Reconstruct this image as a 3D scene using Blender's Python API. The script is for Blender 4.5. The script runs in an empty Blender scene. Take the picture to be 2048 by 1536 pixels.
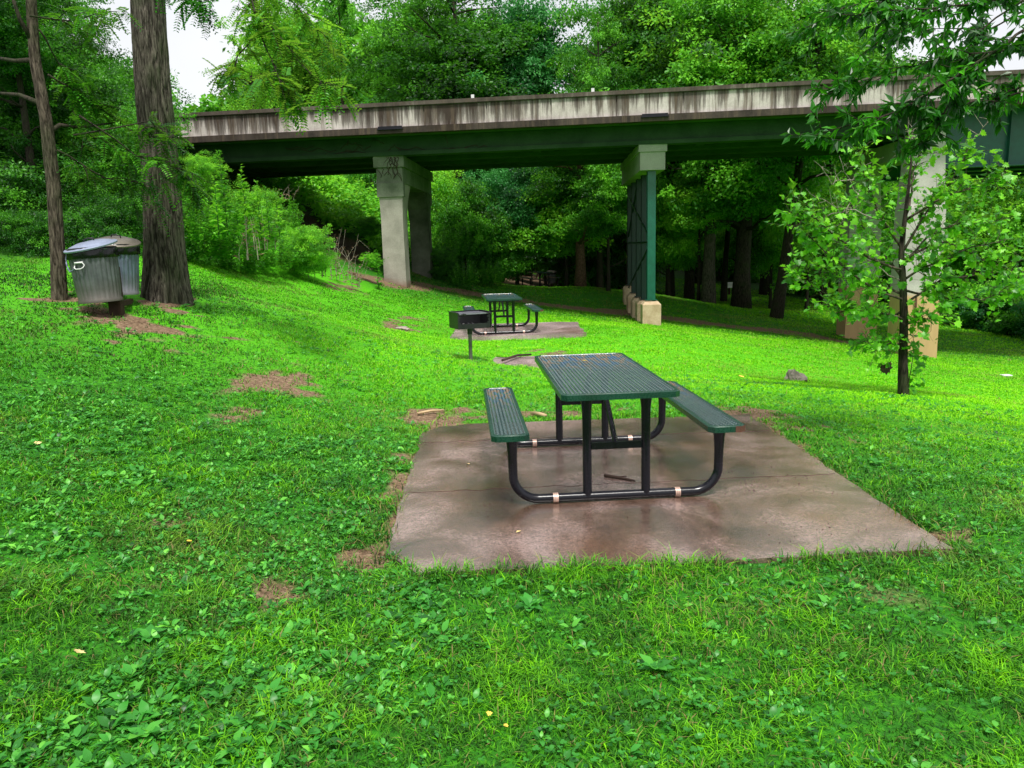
import bpy, math, random
import numpy as np
from mathutils import Vector, Matrix, noise as mn
R = np.random.RandomState
PI = math.pi
scene = bpy.context.scene
COL = scene.collection

# ------------------------------------------------------------------ camera (measured from the photograph)
H, PITCH, ROLL, F = 1.688, .176, -.028, 1540.0
def ray(u, v):
    x, y = u - 1024, v - 768
    cr, sr = math.cos(ROLL), math.sin(ROLL)
    a = (x*cr + y*sr)/F; b = (-x*sr + y*cr)/F
    c, s = math.cos(PITCH), math.sin(PITCH)
    return a, c - b*s, -s - b*c
def P(u, v, Y):
    a, d, e = ray(u, v); k = Y/d
    return Vector((a*k, Y, H + e*k))

# ------------------------------------------------------------------ terrain
CP = [(-.8,4,0),(2.4,4,0),(2.4,7.3,0),(-.9,7.3,0),(.8,5.6,0),(0,2.3,.02),(-1.8,2.3,.10),(1.7,2.2,-.02),(3.6,3,-.08),(0,0,0),(-3,0,.32),(4,-1,-.1),
 (-3,4.2,.38),(-4.66,9,1.03),(-4.66,10.5,1.15),(-5.53,9.5,1.2),(-.61,11.5,.02),(.1,12,-.13),(1.2,12,-.2),(-1.2,15.9,-.17),(1.6,15.9,-.19),(1.6,18.6,-.21),(-1.2,18.6,-.17),
 (1.4,35,-.15),(4.47,24,-.86),(4.9,29,-.9),(-3.75,25.5,.6),(-3.24,30,.6),(12.25,22.3,-1.9),(12.5,27,-2.0),(5.73,11,-.6),(4.86,13,-.7),(3.9,7,-.2),(7.5,7.5,-.7),
 (-8.45,13,1.75),(-7,14,1.8),(-6.4,17,1.45),(-5.3,20,1.15),(-4.5,22,.72),(-12.5,14.5,4.2),(-11,19,3.9),(-9,22,2.8),(-11.5,25,4.5),(-11.5,30,4.8),(-7.5,26,2.4),(-7.6,31,2.8),
 (-7,35,3.7),(-11,38,6),(-4.3,34,1.5),(-2.2,37,.6),(11.35,38,-1.45),(9.2,36,-1.1),(3.1,34,-.1),(6,32,-.6),(21.5,35,-2.5),(19,28,-2.5),(10.8,16,-1.5),(12.8,45,-1.3),(0,45,.2),(5,50,0),
 (-6,5,1.0),(-8,8,1.8),(-14,6,3.6),(-18,20,5.4),(-18,30,6),(-18,45,7),(-5,50,3.5),(25,15,-2.8),(25,50,-2.6),(15,5,-1.6),(0,-10,0),(-15,-10,2.4),(15,-10,-1.4),
 (0,80,3),(-60,80,9),(60,80,-2),(-60,0,8),(60,0,-4),(0,-60,0),(-200,0,8),(200,0,-4),(0,200,3),(0,-200,0)]
CPA = np.array(CP, float)
def _U(r2): return .5*r2*np.log(r2 + 1e-9)
_n = len(CPA)
_K = _U(((CPA[:,None,:2]-CPA[None,:,:2])**2).sum(2)) + np.eye(_n)*.35
_A = np.zeros((_n+3,_n+3)); _A[:_n,:_n] = _K; _A[:_n,_n] = 1; _A[:_n,_n+1:] = CPA[:,:2]; _A[_n:,:_n] = _A[:_n,_n:].T
_W = np.linalg.solve(_A, np.concatenate([CPA[:,2],[0,0,0]]))
def vnoise(x, y, s=1.0, seed=0):
    """cheap smooth value noise, -1..1"""
    x = np.asarray(x, float)/s + seed*17.3; y = np.asarray(y, float)/s - seed*9.1
    xi, yi = np.floor(x).astype(np.int64), np.floor(y).astype(np.int64); fx, fy = x-xi, y-yi
    fx = fx*fx*(3-2*fx); fy = fy*fy*(3-2*fy)
    def h(i, j):
        n = (i*374761393 + j*668265263 + seed*1442695) & 0x7fffffff
        n = ((n ^ (n >> 13))*1274126177) & 0x7fffffff
        return ((n ^ (n >> 16)) & 0xffff)/32767.5 - 1
    return (h(xi,yi)*(1-fx)+h(xi+1,yi)*fx)*(1-fy) + (h(xi,yi+1)*(1-fx)+h(xi+1,yi+1)*fx)*fy
def fbm(x, y, s=1.0, seed=0, o=3):
    t = 0; a = 1; n = 0
    for i in range(o):
        t = t + a*vnoise(x, y, s/2**i, seed+i); n += a; a *= .5
    return t/n
def terrain(x, y):
    x = np.atleast_1d(np.asarray(x, float)); y = np.atleast_1d(np.asarray(y, float))
    out = np.empty(x.shape)
    for i in range(0, len(x), 20000):
        a, b = x[i:i+20000], y[i:i+20000]
        d = (a[:,None]-CPA[None,:,0])**2 + (b[:,None]-CPA[None,:,1])**2
        out[i:i+20000] = _U(d)@_W[:_n] + _W[_n] + _W[_n+1]*a + _W[_n+2]*b
    # keep the slabs level; gentle lumps elsewhere
    lump = .035*fbm(x, y, 2.2, 3) * np.clip(np.hypot(x-.8, y-5.6)/3 - .6, 0, 1)
    pad = (np.clip(1-np.maximum(np.abs(x-.78)/1.9, np.abs(y-5.65)/2.0), 0, .12)/.12)
    out = out*(1-pad) + (-.012)*pad + lump
    return out
def tz(x, y): return float(terrain([x],[y])[0])
def G(u, v):
    """where the line of sight meets the terrain"""
    a, d, e = ray(u, v)
    ks = np.concatenate([np.linspace(1.5, 20, 500), np.linspace(20, 90, 900)])
    zz = terrain(a*ks, d*ks); below = (H + e*ks) < zz
    k = ks[np.argmax(below)] if below.any() else 60
    return Vector((a*k, d*k, tz(a*k, d*k)))

# ------------------------------------------------------------------ object helpers
def mesh_np(name, V, Fs, attrs=None, smooth=False):
    me = bpy.data.meshes.new(name)
    V = np.asarray(V, np.float32)
    Fs = [np.asarray(f, np.int32) for f in (Fs if isinstance(Fs, list) else [Fs]) if len(f)]
    me.vertices.add(len(V)); me.vertices.foreach_set('co', V.ravel())
    loops = np.concatenate([f.ravel() for f in Fs]); sizes = np.concatenate([np.full(len(f), f.shape[1], np.int32) for f in Fs])
    me.loops.add(len(loops)); me.loops.foreach_set('vertex_index', loops)
    me.polygons.add(len(sizes)); st = np.concatenate([[0], np.cumsum(sizes)[:-1]]).astype(np.int32)
    me.polygons.foreach_set('loop_start', st)
    try: me.polygons.foreach_set('loop_total', sizes)
    except Exception: pass
    if attrs:
        for k, a in attrs.items():
            t = me.attributes.new(k, 'FLOAT', 'POINT'); t.data.foreach_set('value', np.asarray(a, np.float32))
    me.update(calc_edges=True)
    me.polygons.foreach_set('use_smooth', np.full(len(sizes), smooth)); me.update()
    return me
def link(name, me, mat=None, parent=None):
    o = bpy.data.objects.new(name, me); COL.objects.link(o)
    if mat is not None and not me.materials: me.materials.append(mat)
    if parent is not None: o.parent = parent
    return o
def tag(o, label=None, cat=None, group=None, kind=None):
    if label: o['label'] = label
    if cat: o['category'] = cat
    if group: o['group'] = group
    if kind: o['kind'] = kind
    return o
def empty(name, loc, rz=0, rx=0, ry=0, s=1):
    o = bpy.data.objects.new(name, None); COL.objects.link(o); o.location = loc; o.rotation_euler = (rx, ry, rz); o.scale = (s, s, s)
    o.empty_display_size = .2
    return o
def copy_tree(o, parent=None):
    c = o.copy(); COL.objects.link(c)
    if parent is not None: c.parent = parent
    for ch in list(o.children): copy_tree(ch, c)
    return c
class MB:
    """collects pieces, links them as one mesh"""
    def __init__(s): s.V = []; s.T = []; s.Q = []; s.n = 0; s.A = []
    def add(s, V, T=None, Q=None, a=0.0):
        V = np.asarray(V, float).reshape(-1, 3)
        if T is not None and len(T): s.T.append(np.asarray(T, int)+s.n)
        if Q is not None and len(Q): s.Q.append(np.asarray(Q, int)+s.n)
        s.V.append(V); s.A.append(np.full(len(V), a) if np.isscalar(a) else np.asarray(a)); s.n += len(V)
    def box(s, c, d, R_=None, taper=1.0, a=0.0):
        x, y, z = d[0]/2, d[1]/2, d[2]/2; t = taper
        V = np.array([(-x,-y,-z),(x,-y,-z),(x,y,-z),(-x,y,-z),(-x*t,-y*t,z),(x*t,-y*t,z),(x*t,y*t,z),(-x*t,y*t,z)])
        if R_ is not None: V = V@np.array(R_.to_3x3() if hasattr(R_, 'to_3x3') else R_).T
        s.add(V+np.array(c), None, [(0,3,2,1),(4,5,6,7),(0,1,5,4),(1,2,6,5),(2,3,7,6),(3,0,4,7)], a)
    def tube(s, pts, rs, n=8, cap=True, a=0.0, mod=None):
        pts = [np.array(p, float) for p in pts]; m = len(pts)
        if np.isscalar(rs): rs = [rs]*m
        t = [pts[min(i+1,m-1)]-pts[max(i-1,0)] for i in range(m)]; t = [q/(np.linalg.norm(q)+1e-9) for q in t]
        ref = np.array([0,0,1.]) if abs(t[0][2]) < .9 else np.array([1.,0,0])
        u = np.cross(t[0], ref); u /= np.linalg.norm(u); V = []
        for i in range(m):
            u = u - t[i]*np.dot(u, t[i]); u /= np.linalg.norm(u)+1e-9; w = np.cross(t[i], u)
            for k in range(n):
                an = 2*PI*k/n; r = rs[i]*(mod(i, an) if mod else 1)
                V.append(pts[i] + r*(math.cos(an)*u + math.sin(an)*w))
        Q = [(i*n+k, i*n+(k+1)%n, (i+1)*n+(k+1)%n, (i+1)*n+k) for i in range(m-1) for k in range(n)]
        T = []
        if cap:
            V.append(pts[0]); V.append(pts[-1]); c0, c1 = len(V)-2, len(V)-1
            T = [(c0,(k+1)%n,k) for k in range(n)] + [(c1,(m-1)*n+k,(m-1)*n+(k+1)%n) for k in range(n)]
        s.add(V, T, Q, a)
    def lathe(s, prof, n=32, mod=None, M=None):
        V = []; m = len(prof)
        for i, (r, z) in enumerate(prof):
            for k in range(n):
                an = 2*PI*k/n; rr = r*(mod(i, k, an) if mod else 1)
                V.append((rr*math.cos(an), rr*math.sin(an), z))
        Q = [(i*n+k, i*n+(k+1)%n, (i+1)*n+(k+1)%n, (i+1)*n+k) for i in range(m-1) for k in range(n)]
        V = np.array(V)
        if M is not None: V = V@np.array(M.to_3x3()).T + np.array(M.translation)
        s.add(V, None, Q)
    def prism(s, poly, z0, z1, top=True, bottom=True, bevel=0):
        n = len(poly); rings = [(1, z0), (1, z1)]
        c = np.mean(poly, 0)
        V = [(x, y, z0) for x, y in poly] + [(x, y, z1-bevel) for x, y in poly]; Q = [(i,(i+1)%n,n+(i+1)%n,n+i) for i in range(n)]
        last = n
        if bevel:
            for x, y in poly:
                d = np.array((x, y))-c; L = np.linalg.norm(d); e = c + d*(1-bevel/L); V.append((e[0], e[1], z1))
            Q += [(n+i, n+(i+1)%n, 2*n+(i+1)%n, 2*n+i) for i in range(n)]; last = 2*n
        T = []
        V.append((c[0], c[1], z0)); V.append((c[0], c[1], z1)); b, t = len(V)-2, len(V)-1
        if bottom: T += [(b,(i+1)%n,i) for i in range(n)]
        if top: T += [(t,last+i,last+(i+1)%n) for i in range(n)]
        s.add(V, T, Q)
    def build(s, name, mat, parent=None, smooth=False, sharp=None):
        V = np.concatenate(s.V); Fs = []
        if s.T: Fs.append(np.concatenate(s.T))
        if s.Q: Fs.append(np.concatenate(s.Q))
        me = mesh_np(name, V, Fs, {'tint': np.concatenate(s.A)}, smooth)
        if smooth and sharp:
            try: me.set_sharp_from_angle(angle=math.radians(sharp))
            except Exception: pass
        return link(name, me, mat, parent)

# ------------------------------------------------------------------ materials
def mat(name):
    m = bpy.data.materials.new(name); m.use_nodes = True; nt = m.node_tree; nt.nodes.clear()
    out = nt.nodes.new('ShaderNodeOutputMaterial'); b = nt.nodes.new('ShaderNodeBsdfPrincipled'); nt.links.new(b.outputs[0], out.inputs[0])
    return m, nt, b, out
def N(nt, t, **k):
    n = nt.nodes.new(t)
    for a, v in k.items():
        if a in n.inputs.keys(): n.inputs[a].default_value = v
        else: setattr(n, a, v)
    return n
def ramp(nt, src, stops, interp='LINEAR'):
    r = nt.nodes.new('ShaderNodeValToRGB'); r.color_ramp.interpolation = interp
    while len(r.color_ramp.elements) < len(stops): r.color_ramp.elements.new(.5)
    for e, (p, c) in zip(r.color_ramp.elements, stops): e.position = p; e.color = (*c, 1) if len(c) == 3 else c
    nt.links.new(src, r.inputs[0]); return r.outputs[0]
def noise(nt, vec, scale, detail=4, rough=.55, dist=0):
    n = N(nt, 'ShaderNodeTexNoise'); n.inputs['Scale'].default_value = scale; n.inputs['Detail'].default_value = detail
    n.inputs['Roughness'].default_value = rough; n.inputs['Distortion'].default_value = dist
    if vec is not None: nt.links.new(vec, n.inputs['Vector'])
    return n.outputs['Fac']
def mapping(nt, src='Object', scale=(1,1,1)):
    tc = N(nt, 'ShaderNodeTexCoord'); m = N(nt, 'ShaderNodeMapping'); m.inputs['Scale'].default_value = scale
    nt.links.new(tc.outputs[src], m.inputs['Vector']); return m.outputs[0]
def mix(nt, fac, a, b, blend='MIX'):
    m = nt.nodes.new('ShaderNodeMix'); m.data_type = 'RGBA'; m.blend_type = blend
    for i, v in ((0, fac), (6, a), (7, b)):
        if isinstance(v, (int, float)): m.inputs[i].default_value = v
        elif isinstance(v, tuple): m.inputs[i].default_value = (*v, 1) if len(v) == 3 else v
        else: nt.links.new(v, m.inputs[i])
    return m.outputs[2]
def math_(nt, op, a, b=None):
    m = nt.nodes.new('ShaderNodeMath'); m.operation = op
    for i, v in ((0, a), (1, b)):
        if v is None: continue
        if isinstance(v, (int, float)): m.inputs[i].default_value = v
        else: nt.links.new(v, m.inputs[i])
    return m.outputs[0]
def bump(nt, b, h, strength=.3, dist=.02):
    n = N(nt, 'ShaderNodeBump'); n.inputs['Strength'].default_value = strength; n.inputs['Distance'].default_value = dist
    nt.links.new(h, n.inputs['Height']); nt.links.new(n.outputs[0], b.inputs['Normal'])
def setc(nt, b, c, rough=.6, spec=.5, metal=0):
    if isinstance(c, tuple): b.inputs['Base Color'].default_value = (*c, 1)
    else: nt.links.new(c, b.inputs['Base Color'])
    if isinstance(rough, (int, float)): b.inputs['Roughness'].default_value = rough
    else: nt.links.new(rough, b.inputs['Roughness'])
    b.inputs['Specular IOR Level'].default_value = spec; b.inputs['Metallic'].default_value = metal
def attr(nt, name):
    a = N(nt, 'ShaderNodeAttribute'); a.attribute_name = name; return a.outputs['Fac']

def leaf_mat(name, dark, mid, light, rough=.45, trans=.35, spec=.35):
    """leaves: colour by the clump's own tint, a little light through the blade"""
    m, nt, b, out = mat(name)
    oi = N(nt, 'ShaderNodeObjectInfo')
    t = math_(nt, 'ADD', attr(nt, 'tint'), math_(nt, 'MULTIPLY', math_(nt, 'SUBTRACT', oi.outputs['Random'], .5), .18))
    c = ramp(nt, t, [(0, dark), (.5, mid), (1, light)])
    setc(nt, b, c, rough, spec)
    tr = N(nt, 'ShaderNodeBsdfTranslucent'); nt.links.new(mix(nt, .35, c, tuple(min(1, q*1.8) for q in light)), tr.inputs['Color'])
    ms = N(nt, 'ShaderNodeMixShader'); ms.inputs[0].default_value = trans
    nt.links.new(b.outputs[0], ms.inputs[1]); nt.links.new(tr.outputs[0], ms.inputs[2]); nt.links.new(ms.outputs[0], out.inputs[0])
    return m
def bark_mat(name, c1, c2, moss=0., vs=17):
    m, nt, b, out = mat(name)
    v = mapping(nt, 'Object', (vs, vs, vs*.16)); n1 = noise(nt, v, 2.2, 6, .65, .4)
    v2 = mapping(nt, 'Object'); n2 = noise(nt, v2, 2.5, 3); n3 = noise(nt, v2, 40, 3)
    c = ramp(nt, n1, [(.36, c1), (.52, c2), (.68, tuple(q*1.7 for q in c2))])
    c = mix(nt, math_(nt, 'MULTIPLY', n3, .5), c, (.22,.20,.17), 'OVERLAY')
    if moss: c = mix(nt, ramp(nt, n2, [(.45,(0,0,0)),(.7,(moss,)*3)]), c, (.03,.06,.012))
    c = mix(nt, math_(nt, 'MULTIPLY', attr(nt, 'crevice'), .9), c, (.008,.006,.005))
    setc(nt, b, c, .9, .15); bump(nt, b, n1, 1.0, .02)
    return m
M = {}
M['leaf_dark'] = leaf_mat('leaf_dark', (.003,.025,.002), (.018,.12,.007), (.12,.42,.02))
M['leaf_mid'] = leaf_mat('leaf_mid', (.005,.045,.003), (.042,.24,.010), (.21,.62,.03))
M['leaf_bright'] = leaf_mat('leaf_bright', (.015,.12,.008), (.11,.44,.018), (.34,.80,.04), trans=.42)
M['leaf_blue'] = leaf_mat('leaf_blue', (.006,.05,.012), (.022,.17,.03), (.08,.36,.07))
M['leaf_overhang'] = leaf_mat('leaf_overhang', (.003,.03,.002), (.014,.12,.004), (.075,.38,.010), rough=.35, trans=.3, spec=.4)
M['leaf_sycamore'] = leaf_mat('leaf_sycamore', (.014,.11,.005), (.09,.38,.008), (.26,.68,.03), rough=.4, trans=.4, spec=.4)
M['bark'] = bark_mat('bark', (.022,.018,.014), (.125,.11,.09), .5)
M['bark_brown'] = bark_mat('bark_brown', (.026,.018,.012), (.125,.10,.078), .3)
M['bark_dark'] = bark_mat('bark_dark', (.008,.007,.006), (.055,.045,.035), .5)
M['bark_red'] = bark_mat('bark_red', (.03,.016,.010), (.20,.12,.08), .2)
M['twig'] = bark_mat('twig', (.12,.10,.08), (.36,.32,.27))
M['dead'] = leaf_mat('dead', (.05,.03,.02), (.18,.11,.07), (.34,.24,.15), .8, .1, .1)

# grass: tint carries shade, dry carries straw
def grass_mat():
    m, nt, b, out = mat('grass')
    c = ramp(nt, attr(nt, 'tint'), [(0,(.012,.045,.006)),(.3,(.045,.19,.012)),(.6,(.13,.46,.006)),(1,(.32,.78,.004))])
    c = mix(nt, attr(nt, 'dry'), c, (.30,.22,.09))
    setc(nt, b, c, .5, .22)
    tr = N(nt, 'ShaderNodeBsdfTranslucent'); nt.links.new(c, tr.inputs['Color'])
    ms = N(nt, 'ShaderNodeMixShader'); ms.inputs[0].default_value = .3
    nt.links.new(b.outputs[0], ms.inputs[1]); nt.links.new(tr.outputs[0], ms.inputs[2]); nt.links.new(ms.outputs[0], out.inputs[0])
    return m
M['grass'] = grass_mat()
M['weed'] = leaf_mat('weed', (.010,.075,.010), (.055,.31,.035), (.20,.62,.06), rough=.4, trans=.3, spec=.35)

def ground_mat():
    m, nt, b, out = mat('ground')
    v = mapping(nt, 'Object'); n1 = noise(nt, v, 3.2, 6, .7); n2 = noise(nt, v, 26, 5, .7); n3 = noise(nt, v, 110, 3, .7)
    soil = ramp(nt, n2, [(.3,(.055,.033,.020)),(.5,(.18,.115,.07)),(.72,(.36,.26,.17))])
    soil = mix(nt, ramp(nt, n3, [(.58,(0,0,0)),(.68,(.8,.8,.8))]), soil, (.30,.22,.13))
    gr = ramp(nt, n2, [(.3,(.008,.05,.006)),(.55,(.03,.20,.006)),(.75,(.08,.36,.006))])
    gr = mix(nt, attr(nt, 'far'), gr, ramp(nt, n2, [(.3,(.04,.25,.004)),(.7,(.13,.55,.004))]))
    gr = mix(nt, attr(nt, 'lush'), (.018,.06,.010), gr)
    f = attr(nt, 'bare')
    f2 = math_(nt, 'ADD', f, math_(nt, 'MULTIPLY', math_(nt, 'SUBTRACT', n1, .5), .7))
    fr = ramp(nt, f2, [(.35,(0,0,0)),(.6,(1,1,1))])
    col = mix(nt, fr, gr, soil)
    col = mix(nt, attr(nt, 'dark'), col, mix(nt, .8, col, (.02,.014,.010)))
    setc(nt, b, col, .85, .2); bump(nt, b, n2, .8, .03)
    return m
M['ground'] = ground_mat()

def concrete_wet(name='wet_concrete', dry=False):
    m, nt, b, out = mat(name)
    v = mapping(nt, 'Object'); a = noise(nt, v, 1.1, 5, .6, .5); f = noise(nt, v, 55, 5, .85); g = noise(nt, v, 95, 3, .8); st = noise(nt, v, .7, 3, .6)
    c = ramp(nt, a, [(.36,(.32,.25,.25)),(.66,(.60,.48,.49))] if dry else [(.36,(.055,.031,.020)),(.48,(.150,.094,.072)),(.64,(.36,.262,.245))])
    if not dry:
        b.inputs['Coat Weight'].default_value = 1; b.inputs['Coat IOR'].default_value = 1.8
        nt.links.new(ramp(nt, noise(nt, v, 1.7, 4), [(.35,(.05,)*3),(.6,(.22,)*3)]), b.inputs['Coat Roughness'])
    c = mix(nt, ramp(nt, st, [(.5,(0,0,0)),(.7,(.5,.5,.5))]), c, (.20,.09,.035))
    c = mix(nt, .55, c, ramp(nt, f, [(.38,(.12,.10,.09)),(.62,(.88,.84,.80))]), 'OVERLAY')
    c = mix(nt, .2, c, (.5,.44,.42), 'MULTIPLY')
    c = mix(nt, ramp(nt, g, [(.30,(.8,.8,.8)),(.42,(0,0,0))]), c, (.06,.04,.03))
    gl = ramp(nt, g, [(.62,(0,0,0)),(.72,(.55,.55,.55))])  # pale specks painted into the colour as glints off the grains
    c = mix(nt, gl, c, (.42,.34,.30))
    r = ramp(nt, a, [(.36,(.06,)*3),(.5,(.12,)*3),(.66,(.26,)*3)])
    setc(nt, b, c, r, .5); bump(nt, b, mix(nt, .5, f, g), .8, .006)
    cn = N(nt, 'ShaderNodeBump'); cn.inputs['Strength'].default_value = .35; cn.inputs['Distance'].default_value = .0025
    nt.links.new(f, cn.inputs['Height']); nt.links.new(cn.outputs[0], b.inputs['Coat Normal'])
    return m
M['wet'] = concrete_wet()
M['dry'] = concrete_wet('damp_concrete', True)

def conc_mat(name, c1, c2, streak=0, low=None, zlow=0, scale=1.0):
    """weathered concrete; streak darkens it in vertical runs from the top"""
    m, nt, b, out = mat(name)
    v = mapping(nt, 'Object'); a = noise(nt, v, 1.6*scale, 6, .65); f = noise(nt, v, 30, 4, .6)
    c = ramp(nt, a, [(.3, c1), (.7, c2)])
    c = mix(nt, .25, c, ramp(nt, f, [(.3,(.3,.3,.3)),(.7,(.7,.7,.7))]), 'OVERLAY')
    if streak:
        vs = mapping(nt, 'Object', (1, 1, .05)); s1 = noise(nt, vs, 3.4, 8, .78, .1); s2 = noise(nt, mapping(nt, 'Object', (1, 1, .3)), .45, 4, .6)
        tc = N(nt, 'ShaderNodeTexCoord'); sx = N(nt, 'ShaderNodeSeparateXYZ'); nt.links.new(tc.outputs['Object'], sx.inputs[0])
        mr = N(nt, 'ShaderNodeMapRange'); mr.inputs['From Min'].default_value = 5.25; mr.inputs['From Max'].default_value = 6.1
        mr.inputs['To Min'].default_value = -.10; mr.inputs['To Max'].default_value = .13
        nt.links.new(sx.outputs[2], mr.inputs['Value'])
        mx = N(nt, 'ShaderNodeMapRange'); mx.inputs['From Min'].default_value = -12; mx.inputs['From Max'].default_value = 14
        mx.inputs['To Min'].default_value = .05; mx.inputs['To Max'].default_value = -.07; nt.links.new(sx.outputs[0], mx.inputs['Value'])
        s = math_(nt, 'ADD', math_(nt, 'ADD', s1, mr.outputs[0]), mx.outputs[0])
        s = math_(nt, 'ADD', s, math_(nt, 'MULTIPLY', math_(nt, 'SUBTRACT', s2, .5), .75))
        k = ramp(nt, s, [(.455,(0,0,0)),(.53,(.7,.7,.7)),(.65,(.98,.98,.98))])
        c = mix(nt, math_(nt, 'MULTIPLY', k, streak), c, (.035,.022,.016))
        k2 = ramp(nt, noise(nt, vs, 7, 6, .75), [(.50,(0,0,0)),(.64,(.7,.7,.7))]); c = mix(nt, math_(nt, 'MULTIPLY', k2, streak), c, (.12,.085,.06))
    if low:
        tc = N(nt, 'ShaderNodeTexCoord'); sx = N(nt, 'ShaderNodeSeparateXYZ'); nt.links.new(tc.outputs['Object'], sx.inputs[0])
        mr = N(nt, 'ShaderNodeMapRange'); mr.inputs['From Min'].default_value = zlow; mr.inputs['From Max'].default_value = zlow-.25
        nt.links.new(math_(nt, 'ADD', sx.outputs[2], math_(nt, 'MULTIPLY', a, .5)), mr.inputs['Value'])
        c = mix(nt, mr.outputs[0], c, mix(nt, math_(nt,'MULTIPLY',noise(nt, mapping(nt,'Object',(1,1,.15)), 6, 4),.8), low, tuple(q*.6 for q in low)))
    setc(nt, b, c, .8, .25); bump(nt, b, f, .35, .01)
    return m
M['parapet'] = conc_mat('parapet', (.36,.31,.285), (.63,.565,.54), 1)
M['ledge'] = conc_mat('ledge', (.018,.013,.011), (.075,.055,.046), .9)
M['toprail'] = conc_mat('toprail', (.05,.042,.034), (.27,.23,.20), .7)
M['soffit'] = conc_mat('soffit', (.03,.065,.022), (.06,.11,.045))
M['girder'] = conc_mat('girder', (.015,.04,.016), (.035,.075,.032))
M['cap'] = conc_mat('cap', (.10,.115,.08), (.22,.235,.18))
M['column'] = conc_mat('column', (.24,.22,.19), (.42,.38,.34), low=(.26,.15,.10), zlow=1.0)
M['shade_column'] = conc_mat('shade_column', (.05,.055,.04), (.15,.15,.12))  # darker copy of the column concrete, shade under the deck put into its colour
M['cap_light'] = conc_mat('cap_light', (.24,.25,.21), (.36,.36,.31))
M['river_column'] = conc_mat('river_column', (.34,.31,.30), (.50,.46,.44), low=(.62,.40,.20), zlow=.35)
M['footing'] = conc_mat('footing', (.36,.25,.14), (.62,.48,.33), scale=2)
def paint(name, c, rough=.4, spec=.5, var=.3, bumpy=.1, metal=0):
    m, nt, b, out = mat(name); v = mapping(nt, 'Object'); a = noise(nt, v, 6, 5); f = noise(nt, v, 90, 3)
    cc = mix(nt, var, c, ramp(nt, a, [(.3, tuple(q*.45 for q in c)), (.7, tuple(min(1,q*1.6) for q in c))]))
    setc(nt, b, cc, ramp(nt, f, [(.3,(rough*.7,)*3),(.7,(min(1,rough*1.3),)*3)]), spec, metal); bump(nt, b, f, bumpy, .003)
    return m
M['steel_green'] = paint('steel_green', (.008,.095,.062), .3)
M['steel_shaded'] = paint('steel_shaded', (.003,.022,.018), .4)  # steel green darkened to paint in the shade on inner columns and braces
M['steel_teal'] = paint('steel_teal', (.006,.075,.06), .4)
M['black'] = paint('black', (.004,.004,.008), .22, .4, .3, .06)
M['grill_black'] = paint('grill_black', (.012,.012,.014), .45, .5, .5, .5)
M['grate'] = paint('grate', (.28,.27,.33), .4, .5, .6, .3, .6)
M['post_steel'] = paint('post_steel', (.12,.125,.105), .5, .5, .6, .2, .3)
M['clamp'] = paint('clamp', (.62,.42,.34), .35, .5, .8, .5, .3)
M['rust'] = paint('rust', (.12,.055,.035), .8, .3, .6, .5)
M['wood'] = paint('wood', (.045,.025,.018), .85, .2, .6, .8)
M['stone'] = paint('stone', (.30,.25,.22), .8, .3, .7, .9)
M['white'] = paint('white', (.75,.75,.74), .5)
M['stick'] = paint('stick', (.05,.03,.022), .7, .3, .6, .8)
M['stick_pale'] = paint('stick_pale', (.42,.30,.17), .7, .3, .5, .8)
M['yellow_leaf'] = paint('yellow_leaf', (.75,.50,.07), .5, .4, .5, .2)
M['straw_leaf'] = paint('straw_leaf', (.70,.52,.22), .5, .4, .6, .2)
M['bag'] = paint('bag', (.004,.004,.005), .3, .4, .2, .3)
M['soil_dark'] = paint('soil_dark', (.05,.03,.02), .9, .2, .6, .8)
def coat_mat():
    """wet green plastic coating with blue and orange moire colour painted in towards the far end"""
    m, nt, b, out = mat('green_coating'); v = mapping(nt, 'Object'); a = noise(nt, v, 5, 4); f = noise(nt, v, 60, 3)
    c = mix(nt, a, (.022,.055,.052), (.06,.115,.112))
    sx = N(nt, 'ShaderNodeSeparateXYZ'); nt.links.new(v, sx.inputs[0])
    band = N(nt, 'ShaderNodeMapRange'); band.interpolation_type = 'SMOOTHSTEP'
    band.inputs['From Min'].default_value = -.15; band.inputs['From Max'].default_value = .75
    nt.links.new(math_(nt, 'ADD', sx.outputs[1], math_(nt, 'MULTIPLY', math_(nt, 'SUBTRACT', a, .5), .5)), band.inputs['Value'])
    w = noise(nt, mapping(nt, 'Object', (9, 2.2, 1)), 2.4, 2, .5)
    rb = ramp(nt, w, [(.38,(.02,.10,.30)),(.48,(.03,.12,.14)),(.56,(.42,.20,.07)),(.66,(.04,.12,.12))])
    c = mix(nt, math_(nt, 'MULTIPLY', band.outputs[0], .5), c, rb)
    b.inputs['Coat Weight'].default_value = .8; b.inputs['Coat Roughness'].default_value = .12
    setc(nt, b, c, ramp(nt, f, [(.3,(.16,)*3),(.7,(.34,)*3)]), .65); bump(nt, b, f, .15, .003)
    return m
M['coat'] = coat_mat()
M['coat_rim'] = paint('coat_rim', (.006,.045,.028), .28, .6, .4, .25)
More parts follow.
